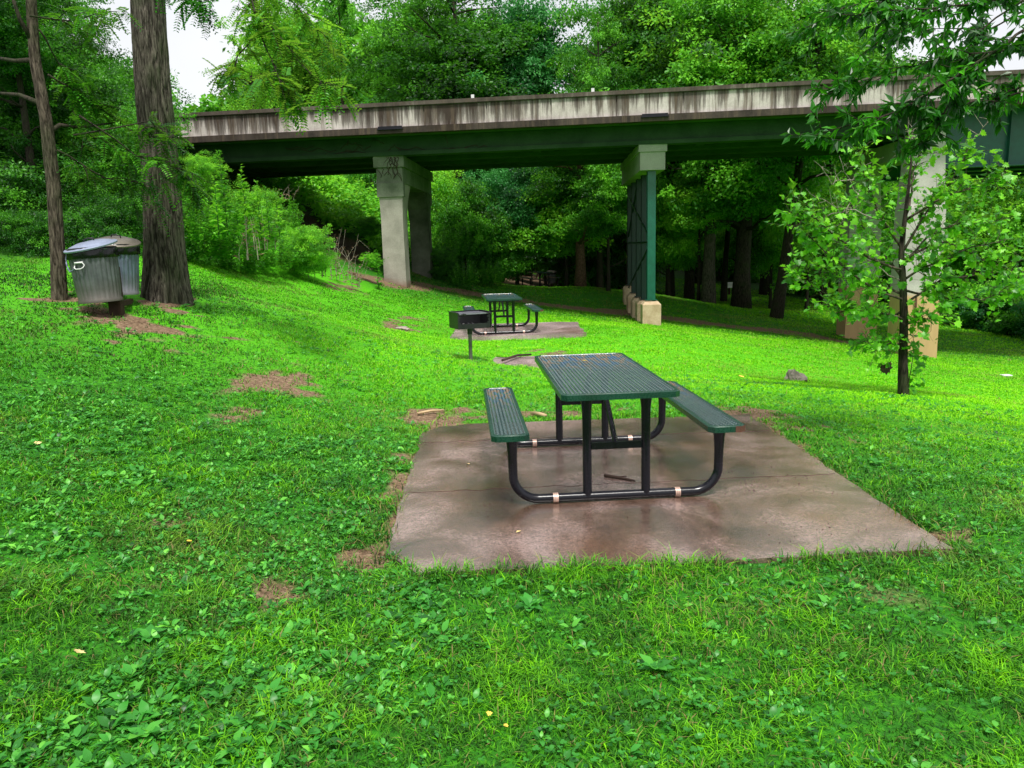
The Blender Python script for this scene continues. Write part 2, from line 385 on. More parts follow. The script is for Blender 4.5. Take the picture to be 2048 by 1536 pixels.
def galv(name, base, low):
    m, nt, b, out = mat(name); v = mapping(nt, 'Object'); a = noise(nt, v, 7, 6, .7); f = noise(nt, mapping(nt, 'Object', (1,1,.12)), 22, 4)
    c = ramp(nt, a, [(.3, tuple(q*.55 for q in base)), (.65, base)])
    c = mix(nt, .5, c, ramp(nt, f, [(.3,(.25,.25,.25)),(.7,(.72,.72,.72))]), 'OVERLAY')
    sx = N(nt, 'ShaderNodeSeparateXYZ'); nt.links.new(v, sx.inputs[0])
    mr = N(nt, 'ShaderNodeMapRange'); mr.inputs['From Min'].default_value = .28; mr.inputs['From Max'].default_value = 0; nt.links.new(sx.outputs[2], mr.inputs['Value'])
    c = mix(nt, math_(nt, 'MULTIPLY', mr.outputs[0], .75), c, low)
    setc(nt, b, c, .5, .5, .35); bump(nt, b, a, .2, .005)
    return m
M['galv'] = galv('galvanised', (.125,.14,.14), (.12,.095,.075))
M['galv_blue'] = galv('galvanised_blue', (.17,.215,.29), (.22,.19,.19))
M['lid'] = galv('lid_metal', (.36,.40,.55), (.26,.30,.42))
M['lid_brown'] = galv('lid_weathered', (.22,.21,.19), (.18,.15,.12))

# ------------------------------------------------------------------ ground zones
PATH = [G(*p) for p in [(760,566),(860,572),(930,585),(1010,597),(1100,611),(1190,622),(1262,628),(1400,646),(1520,660),(1620,671),(1720,690)]]
PATH = np.array([(p.x, p.y) for p in PATH])
BARE = []   # x, y, rx, ry, strength
for u, v, ru, rv, s in [(560,765,85,42,.85),(475,830,45,26,.75),(790,657,38,14,.9),(225,640,175,24,1.05),(330,602,130,16,1.5),(117,600,45,9,.9),
        (790,1075,40,60,.9),(800,960,45,70,.75),(860,840,70,25,.95),(1040,830,120,10,.8),(1500,825,80,22,.9),(1660,900,60,40,.3),(1860,1075,90,22,.9),
        (560,1195,85,45,.65),(740,1140,60,28,.8),(330,1050,60,18,.6),(230,1160,110,25,.45),(1120,570,90,8,1.1),(690,575,55,14,.9),(700,690,80,14,.35),(1500,1215,200,60,.35),(1780,1190,120,70,.45),
        (1430,1330,120,40,.35),(1720,1290,120,50,.35),(620,1350,70,50,.3),(955,740,80,18,.4),(1100,705,70,8,.6),(1030,745,60,10,.4),(1560,700,60,5,.4),(1360,735,90,14,.2),(1330,810,60,14,.4),(700,1010,70,40,.3),(390,1130,70,40,.35)]:
    c = G(u, v); e = G(u+ru, v); w = G(u, v-rv); w2 = G(u, min(v+rv, 1530))
    BARE.append((c.x, c.y, abs(e.x-c.x)+.02, max(.1, (w.y-w2.y)/2), s))
SLABS = [(.78,5.63,1.53,1.66,-.012),(.16,17.25,1.45,1.35,.01),(.75,12.0,1.05,.42,0)]
def bare_at(x, y):
    b = np.zeros(len(x)); wob = 1+1.0*fbm(x, y, .30, 7, 4); wob2 = 1 + .5*fbm(x, y, 1.1, 5)
    for cx, cy, rx, ry, s in BARE:
        d = np.hypot((x-cx)/rx, (y-cy)/ry)*wob; b = np.maximum(b, s*np.clip(1.55-d, 0, 1)**1.3*np.clip(.85+1.3*fbm(x,y,.16,8),0,1))
    dm = np.full(len(x), 9.)
    for (x0, y0), (x1, y1) in zip(PATH[:-1], PATH[1:]):
        dx, dy = x1-x0, y1-y0; t = np.clip(((x-x0)*dx+(y-y0)*dy)/(dx*dx+dy*dy), 0, 1); dm = np.minimum(dm, np.hypot(x-x0-t*dx, y-y0-t*dy))
    b = np.maximum(b, np.clip(1.4 - dm/.72*wob2, 0, 1)*np.clip(1+.8*fbm(x,y,.4,14),0,1))
    # the dry strip beneath the deck on the embankment side, and the wood floor behind
    s = (y - (24.15 - .125*(x-4.4)))
    b = np.maximum(b, np.clip(1.3-np.abs(s-3.5)/3.2*wob2, 0, 1)*np.clip((-4.5-x)/1.5, 0, 1))
    b = np.maximum(b, np.clip((y-35.5-np.abs(x-2)*.25)/1.5, 0, 1)*np.clip((8.5-x)/2, 0, 1)*wob2*.8)
    # slab edges
    cx, cy, hx, hy, _ = SLABS[0]
    ed = np.maximum(np.abs(x-cx)-hx, np.abs(y-cy)-hy)
    b = np.maximum(b, np.clip(1-ed/.16*wob, 0, .8)*np.where(y < 4.4, .45, 1))
    return b
PAD = [(-.74,4.12),(-.52,3.84),(1.0,3.87),(2.37,3.96),(2.31,7.38),(-.42,7.31),(-.70,7.22),(-.86,7.0)]
def in_slab(x, y, m=0.0):
    e = .035*vnoise(x, y, .13, 9); r = np.ones(len(x), bool)
    for (ax, ay), (bx, by) in zip(PAD, PAD[1:]+PAD[:1]):
        L = math.hypot(bx-ax, by-ay); r &= ((bx-ax)*(y-ay) - (by-ay)*(x-ax))/L > m + .03 + e
    for i, (cx, cy, hx, hy, _) in list(enumerate(SLABS))[1:]:
        e = .05*vnoise(x, y, .13, 9)
        r |= (np.abs(x-cx) < hx-m+e) & (np.abs(y-cy) < hy-m+e)
    return r

def build_ground():
    def axis(a, b, n, far):
        c = np.linspace(a, b, n); g = (b-a)/(n-1); o = []; s = g; p = b
        while p < far: s *= 1.22; p += s; o.append(p)
        q = []; s = g; p = a
        while p > -far: s *= 1.22; p -= s; q.append(p)
        return np.concatenate([q[::-1], c, o])
    xs = axis(-14, 20, 340, 420); ys = axis(0, 46, 420, 420)
    X, Y = np.meshgrid(xs, ys); x, y = X.ravel(), Y.ravel(); z = terrain(x, y)
    z += .012*fbm(x, y, .4, 11)*((np.abs(x) < 30) & (y < 50))
    z -= in_slab(x, y, -.05)*.02
    n, m = len(xs), len(ys); i = np.arange(n-1)[None,:]+np.arange(m-1)[:,None]*n; i = i.ravel()
    b = bare_at(x, y)
    lush = np.clip((56-y)/4, 0, 1)*np.clip((x+9)/2, 0, 1)
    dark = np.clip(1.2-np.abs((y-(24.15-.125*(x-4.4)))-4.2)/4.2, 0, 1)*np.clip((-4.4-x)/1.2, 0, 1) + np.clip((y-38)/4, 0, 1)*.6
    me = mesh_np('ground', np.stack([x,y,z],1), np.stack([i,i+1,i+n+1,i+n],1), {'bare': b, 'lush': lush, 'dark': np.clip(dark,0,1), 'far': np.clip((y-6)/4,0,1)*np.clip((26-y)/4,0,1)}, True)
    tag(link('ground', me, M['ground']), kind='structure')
build_ground()

# ------------------------------------------------------------------ grass and ground cover
def lawn_limit(x, y):
    """1 on mown lawn, 0 in the wood / bank"""
    edge = np.where(x < -4.0, 13.2 + (x+8.4)*1.95, np.where(x > 8.5, 52, 36.5+.25*x))
    k = np.clip((edge - y + .6*vnoise(x, y, 1.3, 21))/.8, 0, 1)
    k *= np.clip((20.5 - x + .3*(35-y))/1.0, 0, 1)
    s = y-(24.15-.125*(x-4.4)); k *= 1-np.clip(1.2-np.abs(s-4.0)/3.6, 0, 1)*np.clip((-3.4-x)/.8, 0, 1)
    return k
def build_grass():
    r = R(5); Nn = 1250000
    # density falls with distance about as the picture does
    t = r.rand(Nn); D = 1.5*np.exp(t*math.log(48/1.5)) if False else (1.5**.55 + t*(56**.55-1.5**.55))**(1/.55)
    th = (r.rand(Nn)*2-1)*math.radians(43)
    x, y = D*np.sin(th), D*np.cos(th)*1.0
    b = bare_at(x, y); ll = lawn_limit(x, y)
    clump = fbm(x, y, .28, 31)
    keep = (~in_slab(x, y)) & (r.rand(Nn) < (1-np.clip(b*1.0, 0, .93))*(.70+.6*clump)*(1-.45*np.clip(1.25-D/6,0,1)*np.clip(.3+fbm(x,y,.5,47)*1.6,0,1))) & (r.rand(Nn) < ll)
    keep &= ~(np.hypot(x+4.66, y-10.5) < .5)
    x, y, D, b, clump = x[keep], y[keep], D[keep], b[keep], clump[keep]; n = len(x)
    z = terrain(x, y)
    h = (.028 + .03*r.rand(n)**1.5)*(1+.5*clump+.35*fbm(x,y,.11,48))*(1-.25*np.clip((D-6)/5, 0, 1)+np.clip((D-14)/20, 0, 1)*.5)
    ed = np.maximum(np.abs(x-.78)-1.6, np.abs(y-5.63)-1.72); h *= 1+.9*np.clip(1-ed/.25, 0, 1)*(y < 5)
    w = (.0016+.0014*r.rand(n))*(1+np.clip((D-3)/7, 0, 5))
    az = r.rand(n)*2*PI; fx, fy = np.cos(az), np.sin(az); lean = (.4+1.2*r.rand(n))*h
    laz = az + PI/2 + r.randn(n)*.5; lx, ly = np.cos(laz)*lean, np.sin(laz)*lean
    V = np.empty((n, 5, 3)); c = np.stack([x, y, z-.004], 1)
    V[:,0] = c - np.stack([fx*w, fy*w, 0*w], 1); V[:,1] = c + np.stack([fx*w, fy*w, 0*w], 1)
    mid = c + np.stack([lx*.35, ly*.35, h*.62], 1)
    V[:,2] = mid + np.stack([fx*w*.9, fy*w*.9, 0*w], 1); V[:,3] = mid - np.stack([fx*w*.9, fy*w*.9, 0*w], 1)
    V[:,4] = c + np.stack([lx, ly, h*(.95-.25*r.rand(n))], 1)
    i = np.arange(n)*5
    # brightness of the sward: deep green near the camera, yellow green across the middle of the lawn
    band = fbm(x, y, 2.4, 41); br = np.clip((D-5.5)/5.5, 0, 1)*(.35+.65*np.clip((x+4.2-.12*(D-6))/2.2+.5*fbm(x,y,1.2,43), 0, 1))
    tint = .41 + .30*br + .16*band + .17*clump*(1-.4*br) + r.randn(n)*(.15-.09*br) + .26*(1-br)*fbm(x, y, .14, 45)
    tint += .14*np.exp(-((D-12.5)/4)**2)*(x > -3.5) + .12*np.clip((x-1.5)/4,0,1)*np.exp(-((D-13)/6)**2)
    tint -= .36*np.clip(1.3-np.hypot((x+6.2)/3.6, (y-10.2)/4.2), 0, 1) + .20*np.clip((y-26)/6, 0, 1)*(x < 8.5) - .10*np.clip((x-10)/4,0,1)  # painted shade: blades darker by the left bank and under the far trees
    s = y-(24.15-.125*(x-4.4)); tint -= .1*np.clip(1.2-np.abs(s-3.5)/3.5, 0, 1)  # shade of the deck put into the blade tint
    dry = np.clip((r.rand(n) < .05+.28*b + .05*(fbm(x,y,1.7,51) > .25))*1.0, 0, 1)*(.4+.6*r.rand(n))
    dry += .40*np.clip(fbm(x, y, 1.5, 61)*1.8-.35, 0, 1) + .25*np.clip(fbm(x, y, .5, 62)*2-.6, 0, 1)
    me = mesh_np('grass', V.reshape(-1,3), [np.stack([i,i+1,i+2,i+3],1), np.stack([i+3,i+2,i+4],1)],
                 {'tint': np.repeat(np.clip(tint,0,1), 5)*np.tile([.6,.6,1,1,1.1], n), 'dry': np.repeat(np.clip(dry,0,1), 5)}, False)  # roots tinted darker, painting shade into the gaps between blades
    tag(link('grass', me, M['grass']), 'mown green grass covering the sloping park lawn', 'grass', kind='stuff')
build_grass()

# a leaf blade as points (u along, v across, w up), cut from several outlines
def leaf_shape(kind):
    if kind == 'ovate':
        X = [0,.14,.34,.56,.78,1]; Wd = [0,.15,.25,.24,.14,0]; Z = [0,.05,.10,.10,.05,-.04]; V = [(0,0,0)]; T = []
        for i in (1,2,3,4): V += [(X[i], Wd[i], Z[i]+.035*(1 if i % 2 else -.4)), (X[i], 0, Z[i]-.02), (X[i], -Wd[i], Z[i]+.035*(1 if i % 2 else -.4))]
        V.append((1,0,Z[5])); T = [(0,2,1),(0,3,2)]
        for i in range(3):
            p = 1+3*i; T += [(p,p+1,p+4),(p,p+4,p+3),(p+1,p+2,p+5),(p+1,p+5,p+4)]
        T += [(10,11,13),(11,12,13)]
    elif kind == 'lance':
        V = [(0,0,0),(.4,.19,.05),(1,0,-.12),(.4,-.19,.05)]; T = [(0,1,2),(0,2,3)]
    elif kind == 'diamond':
        V = [(0,0,0),(.45,.3,.06),(1,0,-.05),(.45,-.3,.06)]; T = [(0,1,2),(0,2,3)]
    elif kind == 'lobed':   # broad five-lobed leaf
        a = [(0,0),(.02,.22),(-.05,.46),(.22,.38),(.38,.55),(.50,.30),(.78,.30),(.74,.14),(1.0,0)]
        pts = a + [(x,-y) for x, y in a[-2:0:-1]]
        V = [(x, y, .10*abs(y)-.12*x*x) for x, y in pts] + [(.4,0,-.02)]; n = len(pts); T = [(n, (i+1)%n, i) for i in range(n)]
    elif kind == 'round':
        V = [(.5+.5*math.cos(k*PI/3+PI), .45*math.sin(k*PI/3+PI), .03*(k%2)) for k in range(6)]; T = [(0,1,2),(0,2,3),(0,3,4),(0,4,5)]
    return np.array(V, float), np.array(T, int)
def leaves(pos, dirs, ups, size, kind, tint):
    """vectorised leaves: positions, directions, surface normals (all n x 3)"""
    S, T = leaf_shape(kind); n, k = len(pos), len(S)
    d = dirs/(np.linalg.norm(dirs, axis=1, keepdims=True)+1e-9)
    s = np.cross(ups, d); s /= np.linalg.norm(s, axis=1, keepdims=True)+1e-9; u = np.cross(d, s)
    V = pos[:,None,:] + size[:,None,None]*(S[None,:,0,None]*d[:,None,:] + S[None,:,1,None]*s[:,None,:] + S[None,:,2,None]*u[:,None,:])
    F_ = (T[None] + (np.arange(n)*k)[:,None,None]).reshape(-1, 3)
    return V.reshape(-1,3), F_, np.repeat(tint, k)
def merge_leaves(parts):
    V, F_, A = [], [], []; n = 0
    for v, f, a in parts: V.append(v); F_.append(f+n); A.append(a); n += len(v)
    return np.concatenate(V), np.concatenate(F_), np.concatenate(A)

def build_weeds():
    r = R(8)
    # broad-leaved plantain rosettes: dense in the left foreground, thin elsewhere
    n = 46000; D = 1.6+r.rand(n)**.72*10.5; th = (r.rand(n)*2-1)*math.radians(43); x, y = D*np.sin(th), D*np.cos(th)
    dens = np.clip(.16 + 1.0*np.clip((-.25-x)/1.2, 0, 1)*np.clip((8.2-y)/2, 0, 1)*np.clip(.62+fbm(x,y,1.0,71)*1.2, .05, 1) + .15*(fbm(x,y,.6,72) > .3), 0, 1)
    dens = np.maximum(dens, .9*(np.hypot((x+.85)/.5, (y-3.6)/1.3) < 1))
    dens *= np.where((x > -.2) & (y < 3.4), .55, 1)
    k = (r.rand(n) < dens*.9) & ~in_slab(x, y, -.03) & (bare_at(x, y) < .62); x, y = x[k], y[k]; n = len(x); z = terrain(x, y)
    sz = (.014+.034*r.rand(n)**2.8)*(1+.5*np.clip(fbm(x,y,.7,75),0,1)); parts = []
    for j in range(6):
        az = r.rand(n)*2*PI; el = .05+.75*r.rand(n)**1.3; d = np.stack([np.cos(az)*np.cos(el), np.sin(az)*np.cos(el), np.sin(el)], 1)
        up = np.stack([-np.cos(az)*np.sin(el)*.8, -np.sin(az)*np.sin(el)*.8, np.ones(n)], 1) + r.randn(n,3)*.25
        p = np.stack([x, y, z+.004+.018*r.rand(n)], 1) + d*.010
        parts.append(leaves(p, d, up, sz*(.7+.6*r.rand(n)), 'ovate', np.clip(.45+.22*r.randn(n)+.22*fbm(x,y,.45,76), .02, 1)))
    V, F_, A = merge_leaves(parts)
    tag(link('ground_cover', mesh_np('ground_cover', V, F_, {'tint': A}, True), M['weed']), 'low broad-leaved weeds spread through the foreground lawn', 'weeds', kind='stuff')
    # clover
    n = 30000; D = 1.6+r.rand(n)**.75*8; th = (r.rand(n)*2-1)*math.radians(43); x, y = D*np.sin(th), D*np.cos(th)
    dens = np.clip(.1+1.6*np.clip(fbm(x,y,.8,81)+.05, 0, 1), 0, 1)*np.where(x > -.6, 1, .4)
    k = (r.rand(n) < dens) & ~in_slab(x, y, -.02) & (bare_at(x, y) < .5); x, y = x[k], y[k]; n = len(x); z = terrain(x, y)
    hh = .018+.03*r.rand(n); s = .008+.006*r.rand(n); a0 = r.rand(n)*2*PI; parts = []; tn = np.clip(.36+.16*r.randn(n), .02, 1)
    for j in range(3):
        az = a0 + j*2*PI/3; d = np.stack([np.cos(az), np.sin(az), .1+.2*r.rand(n)], 1); up = np.array([[0,0,1.]])+r.randn(n,3)*.25
        parts.append(leaves(np.stack([x, y, z+hh], 1), d, up, s*1.3, 'round', tn))
    V, F_, A = merge_leaves(parts)
    tag(link('clover', mesh_np('clover', V, F_, {'tint': A}), M['weed']), 'clover leaves scattered through the near grass', 'clover', kind='stuff')
    # dead leaf litter by the slab edges and under the trees
    n = 2600; q = np.array([(b[0], b[1], b[2], b[3]) for b in BARE if b[4] > .5]); i = r.randint(0, len(q), n)
    x = q[i,0]+r.randn(n)*q[i,2]*.8; y = q[i,1]+r.randn(n)*q[i,3]*.8; k = ~in_slab(x, y, .0); x, y = x[k], y[k]; n = len(x)
    az = r.rand(n)*2*PI; d = np.stack([np.cos(az), np.sin(az), r.randn(n)*.2], 1); up = np.array([[0,0,1.]])+r.randn(n,3)*.4
    V, F_, A = leaves(np.stack([x, y, terrain(x,y)+.009], 1), d, up, .008+.022*r.rand(n)**2, 'ovate', r.rand(n))
    tag(link('leaf_litter', mesh_np('leaf_litter', V, F_, {'tint': A}), M['dead']), 'brown leaf litter scattered on bare soil', 'leaf litter', kind='stuff')
build_weeds()

# ------------------------------------------------------------------ concrete slabs
def slab(cx, cy, hx, hy, z, name, seed, corner=.25, edge=.03, rot=0):
    r = R(seed); pts = []
    for sx, sy, ox, oy in [(-1,-1,1,0),(1,-1,0,1),(1,1,-1,0),(-1,1,0,-1)]:
        for t in np.linspace(-1, 1, 15)[:-1]:
            px, py = (sx*hx + ox*(t+1)*hx, sy*hy + oy*(t+1)*hy)
            q = max(0, (abs(px)/hx + abs(py)/hy) - 2 + corner/1.2); f = 1 - q*.35
            pts.append((cx + px*f + r.randn()*edge, cy + py*f + r.randn()*edge))
    b = MB(); b.prism(pts, z-.12, z); o = b.build(name, M['dry' if cy > 11 else 'wet']); return tag(o, kind='structure')
def pad_slab():
    r = R(2); pts = []
    for (ax, ay), (bx, by) in zip(PAD, PAD[1:]+PAD[:1]):
        n = max(2, int(math.hypot(bx-ax, by-ay)/.12))
        pts += [(ax+(bx-ax)*t+r.randn()*.007, ay+(by-ay)*t+r.randn()*.007) for t in np.linspace(0, 1, n+1)[:-1]]
    b = MB(); b.prism(pts, -.11, .008); tag(b.build('pavement', M['wet']), kind='structure')
pad_slab()
slab(.16, 17.25, 1.42, 1.32, -.125, 'pavement', 3, .1)
slab(.75, 12.0, 1.05, .40, tz(0,12)+.03, 'pavement', 4, .3, .04)
# cracks on the near slab
cb = MB()
for (x0, y0, x1, y1, s) in [(-.78,5.2,2.32,5.36,1),(-.80,6.62,2.3,6.72,2)]:
    r = R(s); pts = [(x0+(x1-x0)*t, y0+(y1-y0)*t+r.randn()*.012, 0.0085) for t in np.linspace(0,1,30)]; cb.tube(pts, .0022, 4)
tag(cb.build('pavement_crack', M['soil_dark']), kind='structure')

# ------------------------------------------------------------------ picnic tables
def expanded_metal(b, x0, x1, y0, y1, z, nx, ny, wid=.0105, th=.007):
    """longitudinal zigzag strands that touch their neighbours, leaving lens-shaped holes"""
    p = (x1-x0)/nx; ys = np.linspace(y0, y1, ny*2+1); amp = p*.28
    for i in range(nx+1):
        xc = x0 + p*i; sgn = 1 if i % 2 else -1
        xs = np.clip(xc + amp*sgn*np.where(np.arange(len(ys)) % 2, 1, -1), x0, x1)
        V = []
        for xx, yy, k in zip(xs, ys, range(len(ys))):
            zz = z + (.0015 if k % 2 else -.0015)
            V += [(xx-wid/2, yy, zz-th), (xx-wid*.32, yy, zz), (xx+wid*.32, yy, zz), (xx+wid/2, yy, zz-th)]
        Q = [(4*k+j, 4*k+j+1, 4*k+4+j+1, 4*k+4+j) for k in range(len(ys)-1) for j in range(3)]
        b.add(V, None, Q)
    for yy in ys[1:-1:2]:
        b.box(((x0+x1)/2, yy, z-th*.75), (x1-x0, wid*.55, th*.5))
def rim(b, hx, hy, z, h, ch, t=.012):
    o = [(-hx+ch,-hy),(hx-ch,-hy),(hx,-hy+ch),(hx,hy-ch),(hx-ch,hy),(-hx+ch,hy),(-hx,hy-ch),(-hx,-hy+ch)]; n = 8
    def sc(d): return [(x*(1-d/hx), y*(1-d/hy)) for x, y in o]
    rings = [(sc(.0), z-h), (sc(0), z-.006), (sc(.005), z), (sc(t+.012), z), (sc(t+.016), z-.006), (sc(t), z-h)]
    V = [(x, y, zz) for pts, zz in rings for x, y in pts]
    Q = [(i*n+k, i*n+(k+1)%n, ((i+1)%6)*n+(k+1)%n, ((i+1)%6)*n+k) for i in range(6) for k in range(n)]
    b.add(V, None, Q)
def make_table(label, group, rusty=True):
    t = empty('picnic_table', (0,0,0)); tag(t, label, 'picnic table', group)
    HX, HY, Z = .38, .909, .76
    b = MB(); expanded_metal(b, -HX+.024, HX-.024, -HY+.024, HY-.024, Z-.003, 27, 44); top = b.build('tabletop', M['coat'], t)
    b = MB(); rim(b, HX, HY, Z, .042, .035); b.build('rim', M['coat_rim'], top, True, 35)
    SX, SY, SZ = .123, .862, .503
    for s in (-1, 1):
        b = MB(); expanded_metal(b, -SX+.022, SX-.022, -SY+.022, SY-.022, -.003, 8, 44); seat = b.build('seat', M['coat'], t); seat.location = (s*.705, 0, SZ)
        b = MB(); rim(b, SX, SY, 0, .042, .035); b.build('rim', M['coat_rim'], seat, True, 35)
        if s == 1 and rusty:
            b = MB(); b.add([(SX-.034,-SY-.002,-.002),(SX+.002,-SY+.035,-.002),(SX+.002,-SY+.10,-.002),(SX-.034,-SY-.002,-.043),(SX+.002,-SY+.035,-.043),(SX+.002,-SY+.10,-.043),(SX-.075,-SY-.002,-.002),(SX-.075,-SY-.002,-.043)],
                None, [(0,1,4,3),(1,2,5,4),(6,0,3,7)]); o = b.build('end_cap', M['rust'], seat); o['label'] = 'rusty bare corner of the seat'
    for s in (-1, 1):
        y = s*.731; r = .030; zb = .034
        b = MB(); pts = []; rr = []
        X = .69; BR = .17
        for q in (-1, 1):
            seg = [(q*X*1.0, y, .455), (q*X, y, .40), (q*X, y, .32), (q*(X-.002), y, zb+BR)]
            rad = [.043, .036, .031, .030]
            for k in range(1, 8):
                a = k/8*PI/2; seg.append((q*(X-BR+BR*math.cos(a)), y, zb+BR-BR*math.sin(a))); rad.append(r)
            seg.append((q*(X-BR), y, zb)); rad.append(r)
            if q == 1: seg = seg[::-1]; rad = rad[::-1]
            pts += seg; rr += rad
        b.tube(pts, rr, 16); fr = b.build('base_frame', M['black'], t, True, 40)
        for q in (-1, 1):
            b = MB(); b.tube([(q*.196, y, zb), (q*.196, y, .5), (q*.196, y, .62), (q*.196, y, .70), (q*.196, y, .717)], [r, r, r*1.05, r*1.35, r*1.4], 14)
            b.build('leg', M['black'], t, True, 40)
            for k in (0, 1):
                pass
            b = MB()
            for k in range(3):
                xx = q*.41 + (k-1)*.012; b.tube([(xx-.005, y, zb), (xx+.005, y, zb)], r+.0035, 16)
            b.build('clamp', M['clamp'], t, True, 40)
        b = MB(); b.box((0, y, .375), (.34, .012, .045)); b.box((0, y-s*.012, .395), (.34, .025, .006)); b.tube([(0, y-.016, .375), (0, y+.016, .375)], .011, 8); b.build('crossbar', M['black'], t)
        b = MB(); b.box((0, y, .70), (.66, .04, .028)); b.build('top_rail', M['black'], t)
        b = MB(); b.tube([(0, y-s*.02, .37), (0, y-s*.10, .44), (0, y-s*.40, .66), (0, y-s*.46, .71)], [.016,.019,.019,.014], 8); b.build('brace', M['black'], t, True, 40)
    return t
TG = 'green mesh picnic tables'
t1 = make_table('wet green mesh picnic table on the near brown slab, black tube frame', TG)
t1.location = (.632, 5.655, .008); t1.rotation_euler = (0, 0, .062)
t2 = copy_tree(t1); t2['label'] = 'smaller-looking green mesh picnic table on the slab just behind the barbecue grill'
t2.location = (-.19, 17.0, -.125); t2.rotation_euler = (0, 0, .09)
t3 = copy_tree(t1); t3['label'] = 'dark far picnic table in the shade at the edge of the wood'
t3.location = (1.5, 37.8, tz(1.5,37.8)); t3.rotation_euler = (0, 0, .25)

# ------------------------------------------------------------------ barbecue grill
def make_grill():
    base = Vector((-.61, 11.5, tz(-.61, 11.5)))
    g = empty('barbecue_grill', base, rz=math.radians(24)); tag(g, 'black charcoal barbecue grill box on a steel post in the lawn', 'barbecue grill')
    b = MB(); b.tube([(0,0,-.05),(0,0,.47)], .028, 14); b.build('post', M['post_steel'], g, True, 40)
    b = MB(); b.tube([(0,0,.40),(0,0,.49)], .038, 14); b.build('collar', M['grill_black'], g, True, 40)
    b = MB(); hx, hy, z0, z1, t = .25, .19, .50, .735, .006
    b.box((0,0,z0), (2*hx, 2*hy, t)); b.box((0,hy,(z0+z1)/2), (2*hx, t, z1-z0))
    for s in (-1, 1): b.box((s*hx,0,(z0+z1)/2), (t, 2*hy, z1-z0))
    b.box((0,-hy,z0+.035), (2*hx-.01, t, .07))
    for s in (-1, 1):      # notched front uprights that take the grate
        for k in range(4): b.box((s*(hx-.02)-.0, -hy, z0+.085+k*.042), (.04-.02*(k%2), t, .021)); 
        b.box((s*(hx-.008), -hy, (z0+z1)/2), (.016, t*1.4, z1-z0))
    b.box((0,hy,z1), (2*hx+.02, .02, .012)); b.box((-hx,0,z1), (.02, 2*hy, .012)); b.box((hx,0,z1), (.02, 2*hy, .012))
    b.build('firebox', M['grill_black'], g)
    b = MB()
    for k in range(17): b.tube([(-hx+.03+k*(2*hx-.06)/16, -hy-.005, z1-.02), (-hx+.03+k*(2*hx-.06)/16, hy-.01, z1-.02)], .0055, 6)
    b.box((0,-hy-.008,z1-.02), (2*hx-.04, .014, .014)); b.box((0,hy-.02,z1-.02), (2*hx-.04, .014, .014))
    gr = b.build('grate', M['grate'], g)
    for s in (-1, 1):
        b = MB(); b.tube([(s*.20,-hy,z1-.02), (s*.20,-hy-.10,z1-.01)], .006, 6); b.tube([(s*.20,-hy-.10,z1-.01), (s*.20,-hy-.19,z1-.01)], .013, 8)
        b.build('handle', M['grill_black'], gr, True, 40)
    b = MB(); r = R(2)
    for k in range(60): b.box((r.uniform(-.2,.2), r.uniform(-.15,.15), z0+.02+r.rand()*.02), (.03,.03,.025), Matrix.Rotation(r.rand()*3,3,'Z')@Matrix.Rotation(r.rand()*3,3,'X'))
    b.build('charcoal', M['grill_black'], g)
make_grill()

